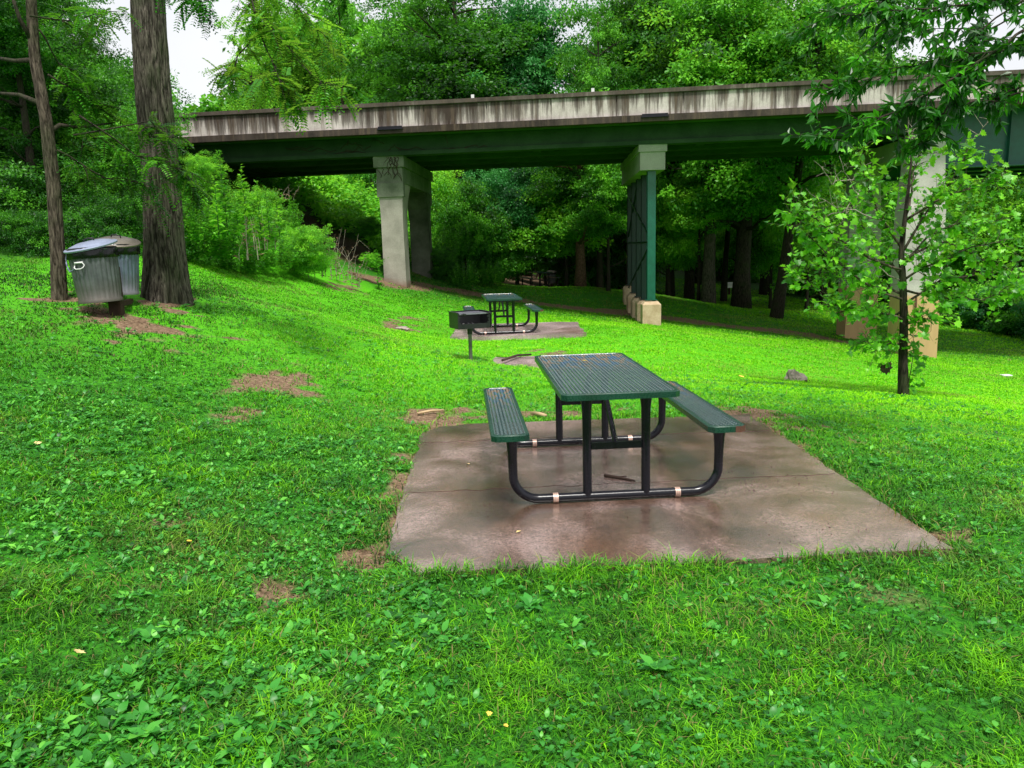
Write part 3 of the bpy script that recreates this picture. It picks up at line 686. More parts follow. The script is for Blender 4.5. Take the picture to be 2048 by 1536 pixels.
# ------------------------------------------------------------------ trash cans
def make_can(loc, tilt, rz, body_m, lid_m, label, lid_tilt, handle=True, bag_h=.095, r0=.225, r1=.250, h=.60):
    c = empty('trash_can', loc); c.rotation_euler = (0, tilt, rz); tag(c, label, 'trash can', 'metal trash cans in the park')
    n = 336; rib = lambda i, k, a: 1 + (.020*(.5+.5*math.cos(k*2*PI*28/n)) if 3 <= i <= 8 else 0)
    prof = [(0,.02),(r0*.97,.02),(r0+.008,0),(r0+.01,.03),(r0,.045),(r0+.006,.15),(r0+(r1-r0)*.5,.3),(r0+(r1-r0)*.75,.42),(r1-.004,.53),(r1,.545),(r1+.010,h-.012),(r1+.012,h),(r1,h),(r1-.02,h-.05)]
    rib = lambda i, k, a: 1 + (.042*(abs(math.cos(k*PI*28/n))**1.4) - .015 if 4 < i < 9 else 0)
    b = MB(); b.lathe(prof, n, rib); b.build('body', body_m, c, True, 50)
    r = R(int(abs(loc[0])*100)); b = MB(); jag = r.rand(64)
    def bm(i, k, a): return 1 + (.03*math.sin(a*9+i*1.3)+.02*math.sin(a*17+i) if i in (1,2,3,4) else 0)
    b.lathe([(r1-.03,h+.02),(r1+.008,h+.022),(r1+.018,h-.01),(r1+.013,h-bag_h*.6),(r1+.018,h-bag_h),(r1+.006,h-bag_h-.005)], 64, bm)
    b.build('bin_bag', M['bag'], c, True)
    L = empty('lid', (0,-.01,h+.048)); L.parent = c; L.rotation_euler = (math.radians(11), lid_tilt, 0)
    b = MB(); rl = r1+.034
    b.lathe([(rl-.02,-.022),(rl,-.02),(rl+.004,-.004),(rl-.008,.006),(rl-.05,.012),(rl-.06,.022),(rl*.5,.045),(.06,.052),(0.0,.052)], 64)
    lid = b.build('lid', lid_m, c, True, 40); lid.location = L.location; lid.rotation_euler = L.rotation_euler; bpy.data.objects.remove(L)
    b = MB(); b.tube([(-.06,0,.048),(-.055,0,.075),(0,0,.085),(.055,0,.075),(.06,0,.048)], .008, 8); b.build('handle', M['grill_black'], lid, True)
    if handle:
        for side in (0, 1):
            a = math.radians(-98 + side*180); d = np.array((math.cos(a), math.sin(a), 0)); s = np.array((-math.sin(a), math.cos(a), 0)); z = .44
            q = lambda u, w, v: tuple(d*(r1+.002+w)+s*u+np.array((0,0,z+v)))
            b = MB(); b.tube([q(-.06,.0,-.01), q(-.055,.02,-.035), q(-.03,.03,-.05), q(.03,.03,-.05), q(.055,.02,-.035), q(.06,0,-.01), q(.045,.012,.02), q(-.045,.012,.02), q(-.06,0,-.01)], .006, 8)
            b.box(q(0,.008,.02), (.10,.10,.02), Matrix.Rotation(a+PI/2,3,'Z')@Matrix.Diagonal((1,.12,1))); b.build('handle', M['white'] if not side else M['galv'], c, True)
    return c
p = P(202, 604, 9.0)
can1 = make_can(p, math.radians(-3.2), 0, M['galv'], M['lid'], 'grey ribbed metal trash can with a bluish lid, front of the pair', math.radians(-5))
ch = MB(); r = R(4)
pts = [(-.262,-.05,.60),(-.262,-.09,.52),(-.245,-.13,.46),(-.21,-.175,.40),(-.17,-.22,.37),(-.12,-.243,.38),(-.09,-.255,.40)]
for a, b_ in zip(pts[:-1], pts[1:]):
    for k in range(3):
        t = (k+.5)/3; c = [a[i]+(b_[i]-a[i])*t for i in range(3)]; d = np.array(b_)-np.array(a); d /= np.linalg.norm(d); ch.tube([c-d*.014, c+d*.014], .006 if k % 2 else .009, 6)
ch.build('chain', M['galv_blue'], can1)
p2 = P(240, 588, 9.75)
can2 = make_can(p2, math.radians(3), 0, M['galv_blue'], M['lid_brown'], 'paler blue-grey metal trash can with a weathered lid, behind the other', math.radians(5), False, .10, .215, .238)
fx = Vector((2.15, 38.9, tz(2.15,38.9))); c3 = make_can(fx, 0, 0, M['galv'], M['lid_brown'], 'far metal trash can in the shade behind the last picnic table', 0, False)
c3.location = fx + Vector((0, .6, .25)); c3.scale = (.9,.9,.9)
b = MB(); pb = P(222, 630, 9.0); b.box((0,0,.26), (.10,.12,.9)); b.box((.065,.03,.30), (.03,.20,.75)); b.box((.05,.40,.24), (.05,.55,.06))
po = b.build('post', M['wood']); po.location = (pb.x, pb.y+.10, tz(pb.x, pb.y+.1)-.12); po.rotation_euler = (0,0,.25)
tag(po, 'dark wooden post in bare soil that carries the two trash cans', 'post')
b = MB(); b.box((0,0,.1), (.1,.1,.6)); o = b.build('post', M['wood']); o.location = c3.location - Vector((0,0,.35)); tag(o, 'short wooden post under the far shaded trash can', 'post')

# ------------------------------------------------------------------ bridge
AB = math.radians(7.1)
br = empty('road_bridge', (4.35, 23.55, 0), rz=-AB)      # local x runs along the bridge, y away from the camera, z is world z
tag(br, 'stained concrete road bridge on piers crossing behind the lawn', 'bridge')
X0, X1 = -16.5, 34.
W = 7.2
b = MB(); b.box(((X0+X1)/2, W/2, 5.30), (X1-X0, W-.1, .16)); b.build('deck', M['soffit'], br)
def bl(b, xa, xb, y0, y1, z0, z1, seed=0, seg=.6, j=.0):
    n = max(1, int((xb-xa)/seg)); xs = np.linspace(xa, xb, n+1)
    b.box(((xa+xb)/2, (y0+y1)/2, (z0+z1)/2), (xb-xa, y1-y0, z1-z0))
for side, y0 in ((0, 0.), (1, W)):
    s = 1 if side == 0 else -1
    b = MB(); x = X0; r = R(3)
    while x < X1:
        w = 1.93; b.box((x+w/2, y0+s*.15, 5.70), (w-.045, .22, .62)); x += w
    b.box(((X0+X1)/2, y0+s*.17, 5.70), (X1-X0, .19, .60)); pa = b.build('parapet', M['parapet'], br)
    b = MB(); b.box(((X0+X1)/2, y0+s*.14, 6.055), (X1-X0, .32, .11)); b.box(((X0+X1)/2, y0+s*.14, 5.992), (X1-X0, .27, .022)); b.build('top_rail', M['toprail'], pa)
    b = MB()
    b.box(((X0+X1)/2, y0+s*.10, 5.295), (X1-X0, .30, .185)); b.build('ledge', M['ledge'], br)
b = MB(); b.box(((X0+X1)/2, W/2, 5.42), (X1-X0, W-.7, .08)); b.build('road_surface', M['soil_dark'], br)
for x in (-7.9, .05, 9.95):
    b = MB(); b.box((x, -.06, 5.36), (.75, .035, .10)); b.box((x, -.075, 5.325), (.80, .05, .03)); b.build('drain_opening', M['black'], br)
for x in (-5.35,-1.75):
    b = MB(); b.box((x, .14, 6.17), (.09, .05, .13)); b.build('reflector', M['white'], br)
for k in range(4):     # beams: concrete up to the river pier, deep steel beyond
    y = .95 + k*1.62
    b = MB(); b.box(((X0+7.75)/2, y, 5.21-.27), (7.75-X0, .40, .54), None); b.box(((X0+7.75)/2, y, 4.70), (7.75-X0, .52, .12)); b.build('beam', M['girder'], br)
for k in range(4):
    y = 1.0+k*1.6
    b = MB(); xa, xb = 8.35, X1; b.box(((xa+xb)/2, y, 4.42), (xb-xa, .02, 1.56)); b.box(((xa+xb)/2, y, 3.64), (xb-xa, .34, .035)); b.box(((xa+xb)/2, y, 5.19), (xb-xa, .34, .035))
    x = xa+1.9
    while x < xb: b.box((x, y-.08, 4.42), (.015, .14, 1.5)); x += 1.9
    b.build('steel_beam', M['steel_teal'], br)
for x in np.arange(-14, 8, 5.2):
    b = MB(); b.box((x, W/2, 4.95), (.25, W-2.2, .45)); b.build('cross_beam', M['girder'], br)
def world_local(x, y):
    dx, dy = x-4.35, y-23.55; c, s = math.cos(AB), math.sin(AB); return dx*c-dy*s, dx*s+dy*c
def local_z(lx, ly):
    c, s = math.cos(AB), math.sin(AB); return tz(4.35+lx*c+ly*s, 23.55-lx*s+ly*c)
PIERS = []
# pier 1: two concrete columns with a haunched cap
px1 = world_local(-3.80, 25.0)[0]
e = empty('pier', (0,0,0)); e.parent = br; PIERS.append(e)
b = MB(); b.box((px1, 3.75, 4.47), (.98, 5.95, .34)); b.box((px1, 3.75, 4.06), (.84, 5.80, .50)); cap = b.build('cap', M['cap'], e)
for k, y in enumerate((1.22, 6.2)):
    zb = local_z(px1, y)-.4; b = MB(); s = 1 if k == 0 else -1
    # haunch widens inward
    V = []
    prof = [(3.82,.39,.75),(3.55,.39,.42),(3.2,.37,.18),(2.7,.355,.04),(1.5,.36,.0),(zb,.37,.0)]
    for z, hw, ex in prof:
        ya, yb = (y-.36, y+.36+ex) if s == 1 else (y-.36-ex, y+.36)
        V += [(px1-hw, ya, z), (px1+hw, ya, z), (px1+hw, yb, z), (px1-hw, yb, z)]
    b.add(V, None, [(4*i+j, 4*i+(j+1)%4, 4*i+4+(j+1)%4, 4*i+4+j) for i in range(5) for j in range(4)])
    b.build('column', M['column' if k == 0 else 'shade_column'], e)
    b = MB(); b.box((px1, y-.28*s, 3.60), (.86, .26 if k == 0 else .2, .44)); b.build('haunch', M['cap'], e)
# vines over the cap and soffit
vb = MB(); r = R(12)
for k in range(26):
    x, z = px1+r.uniform(-2.5,2.5), r.uniform(4.6, 5.15); side = r.rand() < .45
    if side: x = px1+r.uniform(-.4,.4); z = 4.6
    pts = []; d = r.uniform(-1,1)
    for q in range(9):
        if side: pts.append((x, .772 - .006*(z < 4.28) + (.04 if z < 4.3 else 0), z)); z -= r.uniform(.03,.12); x = min(px1+.42, max(px1-.42, x + r.uniform(-.09,.09)))
        else: pts.append((x, .735, z)); x += d*r.uniform(.08,.25); z = min(5.2, max(4.70, z+r.uniform(-.10,.09)))
    vb.tube(pts, .009, 4)
v = vb.build('vine', M['stick'], None); v.location = br.location; v.rotation_euler = br.rotation_euler
tag(v, 'thin leafless vines creeping over the bridge beam and left pier cap', 'vine')
# pier 2: five green steel columns on concrete footings
px2 = world_local(4.47, 24.4)[0]
e = empty('pier', (0,0,0)); e.parent = br; PIERS.append(e)
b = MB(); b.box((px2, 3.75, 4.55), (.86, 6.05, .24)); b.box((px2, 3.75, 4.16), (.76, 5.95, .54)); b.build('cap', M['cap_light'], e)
ys = [1.10 + k*1.5 for k in range(5)]
for k, y in enumerate(ys):
    zg = local_z(px2, y)
    b = MB(); zf = zg+.78
    for s in (-1, 1): b.box((px2, y+s*.14, (3.89+zf)/2), (.25, .018, 3.89-zf))
    b.box((px2, y, (3.89+zf)/2), (.014, .262, 3.89-zf)); b.box((px2, y, zf+.012), (.38, .36, .02)); b.build('column', M['steel_green' if k < 1 else 'steel_shaded'], e)
    b = MB(); w = .29
    b.box((px2, y, zg+.15), (2*w, 2*w, 1.0)); b.box((px2, y, zg+.70), (2*w, 2*w, .10), None, .72); b.build('footing', M['footing'], e)
zz = local_z(px2, 3)
for (ya, za, yb, zb2) in [(ys[0], 2.0, ys[4], 3.5), (ys[0], 1.5, ys[4], zz+.9), (ys[0]+.0, 1.72, ys[4], 1.72), (ys[4], 1.9, ys[2], 3.6)]:
    b = MB(); b.tube([(px2-.10, ya, za), (px2-.10, yb, zb2)], .035, 6); b.build('brace', M['steel_shaded'], e)
# pier 3: broad river columns
px3 = world_local(12.30, 22.9)[0]
e = empty('pier', (0,0,0)); e.parent = br; PIERS.append(e)
for k, y in enumerate((1.05, 5.9)):
    zb = local_z(px3, y)-.5; b = MB()
    V = []; prof = [(5.20 if k == 0 else 4.6,.38,.40),(2.6,.52,.42),(2.5,.55,.45),(zb,.55,.5)]
    for z, hw, hd in prof: V += [(px3-hw, y-hd, z), (px3+hw, y-hd, z), (px3+hw, y+hd, z), (px3-hw, y+hd, z)]
    b.add(V, [(0,3,2),(0,2,1)], [(4*i+j, 4*i+4+j, 4*i+4+(j+1)%4, 4*i+(j+1)%4) for i in range(3) for j in range(4)]); b.build('column', M['river_column'], e)
b = MB(); b.box((px3, 3.6, 4.28), (.90, 5.2, .55)); b.build('cap', M['cap_light'], e)
b = MB(); b.tube([(px3-.18,.50,-.1),(px3-.16,.49,-.9),(px3-.18,.49,-1.0)], .03, 6); b.build('drain_pipe', M['rust'], e)
for e, x, y, a in zip(PIERS, (px1, px2, px3), (1.2, 1.1, 1.05), (3.6, 4.2, 2.0)):    # the piers stand a little askew to the deck
    a = math.radians(a); c, q = math.cos(a), math.sin(a); e.rotation_euler = (0,0,a); e.location = (x-(x*c-y*q), y-(x*q+y*c), 0)
# abutment at the left end
b = MB(); b.box((-16.3, 3.6, 3.8), (2.2, 7.0, 2.8)); b.build('abutment', M['girder'], br)

# ------------------------------------------------------------------ trunks
def trunk(path, radii, m, name='trunk', parent=None, seg=48, ring=.05, furrow=.10, nf=15, flare=0, seed=1):
    """bark with real furrows: a dense tube displaced by stretched ridged noise"""
    path = np.array(path, float); d = np.concatenate([[0], np.cumsum(np.linalg.norm(np.diff(path, axis=0), axis=1))]); L = d[-1]
    n = max(4, int(L/ring)); s = np.linspace(0, L, n); P3 = np.stack([np.interp(s, d, path[:,i]) for i in range(3)], 1)
    k = np.ones(9)/9
    if n > 20:
        for i in range(3):
            e = np.pad(P3[:,i], 4, mode='reflect', reflect_type='odd'); P3[:,i] = np.convolve(e, k, 'valid')
    rad = np.interp(s, d, radii); a = np.linspace(0, 2*PI, seg, endpoint=False)
    S, A = np.meshgrid(s, a, indexing='ij'); Rr = rad[:,None]*np.ones_like(A)
    u = A/(2*PI)*nf
    def cyl(uu, ss, sd):   # periodic in angle
        w = A/(2*PI); return vnoise(uu, ss, 1, sd)*(1-w) + vnoise(uu-nf, ss, 1, sd)*w
    vl = 2*PI*rad.mean()/nf*8.0; wv = .9*vnoise(S*2.2, A*0, 1, seed+7)
    n1 = cyl(u + wv, S/vl, seed) + .45*vnoise(np.cos(A)*nf*.55, np.sin(A)*nf*.55 + S*6, 1, seed+4); n2 = vnoise(np.cos(A)*nf/2, np.sin(A)*nf/2+S*9, .6, seed+2)
    cr = np.exp(-(n1/.20)**2)*(.7+.3*n2)
    Rr *= 1 - furrow*cr + furrow*.25*n2
    if flare: Rr *= 1 + flare*np.exp(-S/(rad[0]*1.0))*(.65+.45*np.sin(A*5+seed)+.25*np.sin(A*3+1))
    V = P3[:,None,:] + np.stack([Rr*np.cos(A), Rr*np.sin(A), 0*A], 2)
    i = (np.arange(n-1)[:,None]*seg + np.arange(seg)[None,:]); j = (np.arange(n-1)[:,None]*seg + (np.arange(seg)[None,:]+1)%seg)
    me = mesh_np(name, V.reshape(-1,3), np.stack([i.ravel(), j.ravel(), (j+seg).ravel(), (i+seg).ravel()], 1), {'crevice': cr.ravel()}, True)
    return link(name, me, m, parent)

# ------------------------------------------------------------------ foliage
def crown(seed, rx, ry, rz, nc, per, size, kind='diamond', cs=.55, hollow=.45, droop=.35, tint=(.45,.2), nb=None, flat=.6):
    """leaf clumps through the outer part of an uneven crown; returns V, F, tint"""
    r = R(seed); nb = nb or max(6, nc//16)
    g = r.randn(nb, 3); g /= np.linalg.norm(g, axis=1, keepdims=True)
    grad = (hollow + (1-hollow)*r.rand(nb)**.7); G_ = g*grad[:,None]*np.array([rx,ry,rz])*.86; br_ = (rx*ry*rz)**(1/3)*.23*r.uniform(.6,1.35,nb)
    w = r.randint(0, nb, nc); C = G_[w] + r.randn(nc,3)*br_[w][:,None]*np.array([1,1,.5])
    d = C/(np.linalg.norm(C, axis=1, keepdims=True)+1e-6); bt = r.randn(nb)*tint[1]*.7
    ct = np.clip(tint[0]+bt[w]+tint[1]*.7*r.randn(nc), 0, 1); csz = cs*(.5+.9*r.rand(nc))
    i = np.repeat(np.arange(nc), per); n = len(i)
    o = r.randn(n, 3); o /= np.linalg.norm(o, axis=1, keepdims=True); o *= (r.rand(n)**.45)[:,None]
    off = o*csz[i][:,None]*np.array([1,1,flat]); off[:,2] -= droop*(off[:,0]**2+off[:,1]**2)/(csz[i]+.01)
    pos = C[i]+off; dr = o*np.array([1,1,.3])+r.randn(n,3)*.6 + np.array([0,0,-.35]); up = np.array([[0,0,1.]])+r.randn(n,3)*.55+d[i]*.4
    return leaves(pos, dr, up, size*(.6+.8*r.rand(n)), kind, np.clip(ct[i]+r.randn(n)*.07, 0, 1))
def foliage_mesh(name, *a, **k):
    V, F_, A = crown(*a, **k); return mesh_np(name, V, F_, {'tint': A})
def limb_mesh(seed, h, r0, crown_z, rx, n=9, lean=0):
    r = R(seed); b = MB(); pts = []; x = y = 0
    for t in np.linspace(0, 1, 9): pts.append((x+lean*t*t*h, y, t*h)); x += r.randn()*.03*h/10; y += r.randn()*.03*h/10
    b.tube(pts, [r0*(1.25 if i == 0 else 1)*(1-.8*i/8) for i in range(9)], 12)
    for k in range(n):
        t = r.uniform(crown_z/h*.8, .95); j = int(t*8); p = np.array(pts[j]); a = r.rand()*2*PI; L = rx*r.uniform(.5,1.0); q = [p]
        for m_ in range(4): q.append(q[-1]+np.array((math.cos(a)*L/4, math.sin(a)*L/4, L/4*r.uniform(.1,.8)))+r.randn(3)*.1)
        b.tube(q, [r0*.38*(1-t*.5)*(1-.2*i) for i in range(5)], 6)
    V = np.concatenate(b.V); return mesh_np('trunk', V, [np.concatenate(b.T), np.concatenate(b.Q)], {'tint': np.zeros(len(V))}, True)
def herb_mesh(seed):
    """a clump of upright leafy stems"""
    r = R(seed); L = []
    for k in range(95):
        a = r.rand()*2*PI; q = r.rand()**.5; bx, by = math.cos(a)*q*.95, math.sin(a)*q*.85; h = (1.25-.75*q*q)*r.uniform(.6,1.15); lx, ly = bx*.35+r.randn()*.1, by*.35+r.randn()*.1
        n = int(60*h); t = r.rand(n)**.8; c = np.stack([bx+lx*t*t, by+ly*t*t, -.8+h*1.5*t], 1); az = r.rand(n)*2*PI
        d = np.stack([np.cos(az), np.sin(az), .3+.3*r.randn(n)], 1); tn = .5+.2*r.randn()
        L.append(leaves(c+d*.01, d, np.array([[0,0,1.]])+r.randn(n,3)*.35, (.15-.07*t)*(.6+.6*r.rand(n)), 'diamond', np.clip(tn+.1*r.randn(n), 0, 1)))
    V, F_, A = merge_leaves(L); return mesh_np('foliage', V, F_, {'tint': A})
CR = {  # crowns in metres; the origin is the crown centre
 'tall': [foliage_mesh('crown', 100+i, 3.3, 3.3, 6.6, 520, 84, .17, cs=.62, hollow=.3, tint=(.5,.30), nb=30) for i in range(3)],
 'round': [foliage_mesh('crown', 110+i, 2.6, 2.4, 2.4, 420, 84, .13, cs=.46, hollow=.3, tint=(.5,.30), nb=22) for i in range(3)],
 'shrub': [foliage_mesh('foliage', 120+i, 1.1, 1.0, .85, 210, 66, .08, cs=.22, hollow=.3, tint=(.5,.28), droop=.2, nb=18) for i in range(3)],
 'open': [foliage_mesh('crown', 140+i, 3.3, 3.3, 6.6, 130, 60, .17, cs=.55, hollow=.2, tint=(.5,.24), nb=16) for i in range(3)],
 'fine': [foliage_mesh('crown', 150+i, 2.6, 2.4, 2.4, 620, 84, .085, cs=.33, hollow=.25, tint=(.5,.32), nb=34) for i in range(2)],
 'herb': [herb_mesh(160+i) for i in range(3)],
 'vine': [foliage_mesh('foliage', 130+i, 1.2, 1.1, .8, 190, 52, .13, 'ovate', cs=.28, hollow=.45, tint=(.5,.2)) for i in range(1)],
}
def variant(me, m, cache={}):
    k = (me.name, m.name)
    if k not in cache: c = me.copy(); c.materials.clear(); c.materials.append(m); cache[k] = c
    return cache[k]
LM = {i: limb_mesh(200+i, 16, .34, 6, 3.4, 12) for i in range(3)}
rt = random.Random(9)
def tree(name, x, y, h, rad, m, bark, label, group, k=0, kind='tall', cz=None, cs=None, rz=None, trunk_r=1.0, lean=(0,0), z=None):
    """h total height, rad crown radius"""
    z = tz(x, y)-.15 if z is None else z
    t = empty(name, (x, y, z), rz=rt.uniform(0, 6.28) if rz is None else rz); tag(t, label, 'shrub' if 'shrub' in name or 'bush' in name else 'tree', group)
    t.rotation_euler[0] = lean[0]; t.rotation_euler[1] = lean[1]
    tr = link('trunk', variant(LM[k%3], bark), None, t); tr.scale = (trunk_r*.78, trunk_r*.78, h/17)
    src = CR[kind][k%len(CR[kind])]; c = link('crown', variant(src, m), None, t)
    sx = rad/(3.6 if kind in ('tall','open') else 2.7); hz = (cs if cs else h*.36); c.scale = (sx, sx, hz/(6.9 if kind in ('tall','open') else 2.5)); c.location = (0, 0, cz if cz else h-hz)
    return t
def shrub(x, y, s, m, label, group, k=0, kind='shrub', name='shrub', sz=None, cat='shrub', zoff=None, xs=None):
    c = link(name, variant(CR[kind][k%len(CR[kind])], m)); c.location = (x, y, tz(x, y)+(.62*(sz or s) if zoff is None else zoff)); c.scale = (xs or s, s, sz or s); c.rotation_euler = (0,0,rt.uniform(0,6.28) if xs is None else 0)
    return tag(c, label, cat, group)

# --- trees beyond the bridge, their trunks seen under the deck
GT = 'tall trees behind the bridge'
TR = [ # base px, base py or None, D, height, crown radius, material, bark, trunk scale, lean, k
 (1160,572,34.5,8.6,2.2,'leaf_dark','bark_red',.95,0,0,'reddish barked tree right of the far picnic table'),
 (1200,585,37,13,1.8,'leaf_mid','bark_dark',.6,0,1,'thin dark tree just right of the reddish trunk'),
 (1262,592,40,20,3.0,'leaf_dark','bark_dark',1.0,0,2,'dark tree directly left of the green steel columns'),
 (1340,598,39,20,3.6,'leaf_mid','bark_dark',.8,0,0,'dark trunked tree just right of the green steel columns'),
 (1378,602,38,19,3.4,'leaf_dark','bark_dark',.9,0,1,'second dark trunk to the right of the steel columns'),
 (1416,608,35,19,3.5,'leaf_mid','bark',1.15,0,2,'stout furrowed tree third to the right of the steel columns'),
 (1447,600,40,17,2.8,'leaf_mid','bark_dark',.6,.05,0,'thin leaning tree between two stout trunks under the bridge'),
 (1482,614,35,20,3.8,'leaf_bright','bark_dark',1.5,0,1,'widest dark trunk in the row under the bridge'),
 (1552,628,32,18,3.2,'leaf_mid','bark_dark',.9,.13,2,'dark tree leaning right beside the sapling\'s left leaves'),
 (1650,615,41,19,3.8,'leaf_mid','bark_dark',1.0,0,0,'tree behind the bare branches left of the river pier'),
 (930,540,44,20,4.2,'leaf_dark','bark_dark',1.3,0,1,'ivy-dark trunked tree rising above the parapet left of centre'),
 (1050,560,46,21,4.0,'leaf_blue','bark_dark',1.2,0,2,'blue-green crowned tree above the middle of the parapet'),
 (850,520,47,19,3.2,'leaf_mid','bark_dark',.8,0,0,'mid green tree right of the sky gap above the bridge'),
 (930,530,52,22,3.8,'leaf_dark','bark_dark',1.0,0,1,'tall dark tree behind the others above the left pier'),
 (700,500,48,16,1.9,'leaf_mid','bark_dark',.5,.03,2,'slender open tree with sky showing through its crown'),
 (640,500,50,17,2.6,'leaf_mid','bark_dark',.6,-.03,0,'slender tree left of the open sky gap'),
 (1290,560,47,22,4.6,'leaf_mid','bark_brown',1.3,0,1,'brown trunked tree whose stem shows above the right half of the parapet'),
 (1235,560,45,20,3.0,'leaf_mid','bark_dark',.7,0,2,'pale slender tree above the parapet near the steel pier'),
 (1400,560,50,22,5.0,'leaf_bright','bark_dark',1.2,0,0,'large yellow-green tree above the right part of the parapet'),
 (1530,560,46,21,4.6,'leaf_bright','bark_dark',1.1,0,1,'bright green tree above the parapet left of the overhanging leaves'),
 (1640,560,50,19,4.6,'leaf_bright','bark_dark',1.1,0,2,'bright tree behind the overhanging branch'),
 (1760,580,48,16,4.2,'leaf_mid','bark_dark',1.0,0,0,'mid green tree behind the river pier'),
 (1890,590,52,13.5,4.6,'leaf_bright','bark_dark',1.0,0,1,'lower yellow-green tree seen right of the river pier'),
 (2010,600,48,12,4.6,'leaf_bright','bark_dark',1.0,0,2,'yellow-green tree at the right edge above the bank of shrubs'),
 (2120,600,50,14,5.0,'leaf_mid','bark_dark',1.0,0,0,'mid green tree at the far right edge beyond the bridge'),
 (590,470,46,12.0,2.8,'leaf_bright','bark_dark',.7,0,1,'bright feathery tree above the left end of the parapet'),
 (530,470,52,10.2,2.2,'leaf_bright','bark_dark',.7,0,0,'small bright tree beside the white sky at the bridge end'),
]
for (u, v, D, h, rad, lm, bk, ts, ln, k, lab) in TR:
    p = P(u, v, D); h = min(h, .315*D + 3.9 - tz(p.x, p.y) - (k == 1)*.8)
    tree('tree', p.x, p.y, h, rad, M[lm], M[bk], lab, GT, k, trunk_r=ts, lean=(0, ln), cs=h*.39, kind='open' if 'slender' in lab or 'small bright' in lab else 'tall', rz=rt.uniform(0,6.28) if ln == 0 else 0)
# low leafy trees that hang below deck level
LOW = [(1130,430,35.5,2.7,2.3,'leaf_bright',0,'broad yellow-green leafy tree under the middle of the bridge'),(1030,400,36,2.1,2.0,'leaf_blue',1,'pale vine-hung tree under the deck between the piers'),
 (930,450,34,1.9,2.4,'leaf_mid',2,'young green tree just right of the left pier'),(1215,400,33,1.7,1.9,'leaf_mid',0,'leafy branches beside the steel columns'),(1400,410,35.5,1.7,1.7,'leaf_bright',1,'leafy tree in front of the dark trunks under the bridge'),
 (1475,395,36,2.0,1.9,'leaf_bright',2,'bright drooping foliage above the widest dark trunk'),(1340,450,37,1.9,2.6,'leaf_bright',0,'shaded foliage right behind the green steel columns'),(1545,470,37,1.9,2.6,'leaf_bright',1,'foliage left of the sapling under the bridge'),
 (1620,430,38,2.2,2.6,'leaf_bright',2,'leafy understorey tree behind the bare branches'),(985,500,35,1.6,1.8,'leaf_mid',0,'low leafy tree behind the second table'),(1740,450,41,2.8,3.2,'leaf_mid',0,'green tree behind the river columns'),
 (745,385,39,1.8,2.0,'leaf_mid',1,'green tree just left of the left pier cap beyond the bridge'),(1970,440,40,3.6,2.9,'leaf_bright',1,'yellow-green tree seen under the steel span at right'),(1090,490,42,2.0,2.2,'leaf_dark',2,'dark foliage behind the far picnic table'),(2080,470,38,3.2,3.0,'leaf_mid',2,'green tree at the right frame edge under the steel span'),
 (880,400,36,1.6,1.8,'leaf_bright',1,'bright leaves just right of the far pier column'),(1280,470,44,2.6,3.0,'leaf_mid',1,'dark understorey tree behind the steel pier'),(1440,470,54,3.0,3.6,'leaf_bright',2,'dark understorey mass behind the row of trunks'),(1180,500,43,2.8,3.4,'leaf_dark',0,'dark understorey tree behind the reddish trunk')]
for (u, v, D, rx, rz_, lm, k, lab) in LOW:
    p = P(u, v, D); zg = tz(p.x, p.y)
    tree('understorey_tree', p.x, p.y, max(p.z-zg+rz_*.6, 1.5), rx, M[lm], M['bark_dark'], lab, 'understorey trees beyond the bridge', k, 'round', cz=p.z-zg+.15, cs=rz_, trunk_r=.35)
# the far wood closing the view
def far_wood():
    r = R(77); parts = []
    for k in range(30):
        a = math.radians(-33 + k*2.45); D = 62 + r.rand()*16; x, y = D*math.tan(a), D; z = tz(x, y)
        if k < 7: hh = 7
        else: hh = 15+r.rand()*4
        if 24 < k: hh = 11
        V, F_, A = crown(300+k, 4.6, 4.0, hh*.52, 230, 34, .62, cs=1.5, hollow=.3, tint=(.4,.2)); V = V + np.array([x, y, z+hh*.5]); parts.append((V, F_, A))
    V, F_, A = merge_leaves(parts); tag(link('woodland', mesh_np('woodland', V, F_, {'tint': A}), M['leaf_mid']), 'far dark wood closing the view behind the bridge', 'woodland', kind='stuff')
    parts = []
    for k in range(46):      # dim undergrowth at eye level inside the wood
        x = -3 + k*.75 + r.randn()*.4; y = 44+r.rand()*9; 
        if 8.5 < x < 18: y += 12
        V, F_, A = crown(400+k, 1.7, 1.5, 1.9, 80, 40, .26, cs=.6, hollow=.2, tint=(.35,.2)); parts.append((V+np.array([x, y, tz(x,y)+1.2]), F_, A))
    V, F_, A = merge_leaves(parts); tag(link('undergrowth', mesh_np('undergrowth', V, F_, {'tint': A}), M['leaf_mid']), 'dim undergrowth between the trunks inside the wood', 'undergrowth', kind='stuff')
far_wood()

# --- embankment under the bridge: pale green creeper mass
def creeper():
    r = R(31); n = 60000; x = r.uniform(-15, -1.6, n); y = r.uniform(30.8, 42, n)
    k = (y > 31.2+.5*vnoise(x, y, 1.5, 3)+np.clip((x+4.4),0,4)*1.2); x, y = x[k], y[k]
    hh = .25+1.5*np.abs(fbm(x, y, .9, 33))**1.2; z = terrain(x, y) + hh*r.rand(len(x))**.5*1.4; n = len(x)
    d = r.randn(n,3)*np.array([1,1,.5])+np.array([0,-.4,0]); up = np.array([[0,-.5,1.]])+r.randn(n,3)*.5
    t = np.clip(.55+.25*fbm(x,y,.9,35)+.1*r.randn(n), 0, 1); V, F_, A = leaves(np.stack([x,y,z],1), d, up, .12+.14*r.rand(n), 'diamond', t)
    tag(link('creeper', mesh_np('creeper', V, F_, {'tint': A}), M['leaf_bright']), 'bright green creeper covering the embankment beyond the left pier', 'creeper', kind='stuff')
creeper()
SB = 'shrubs on the left embankment'
n = 0
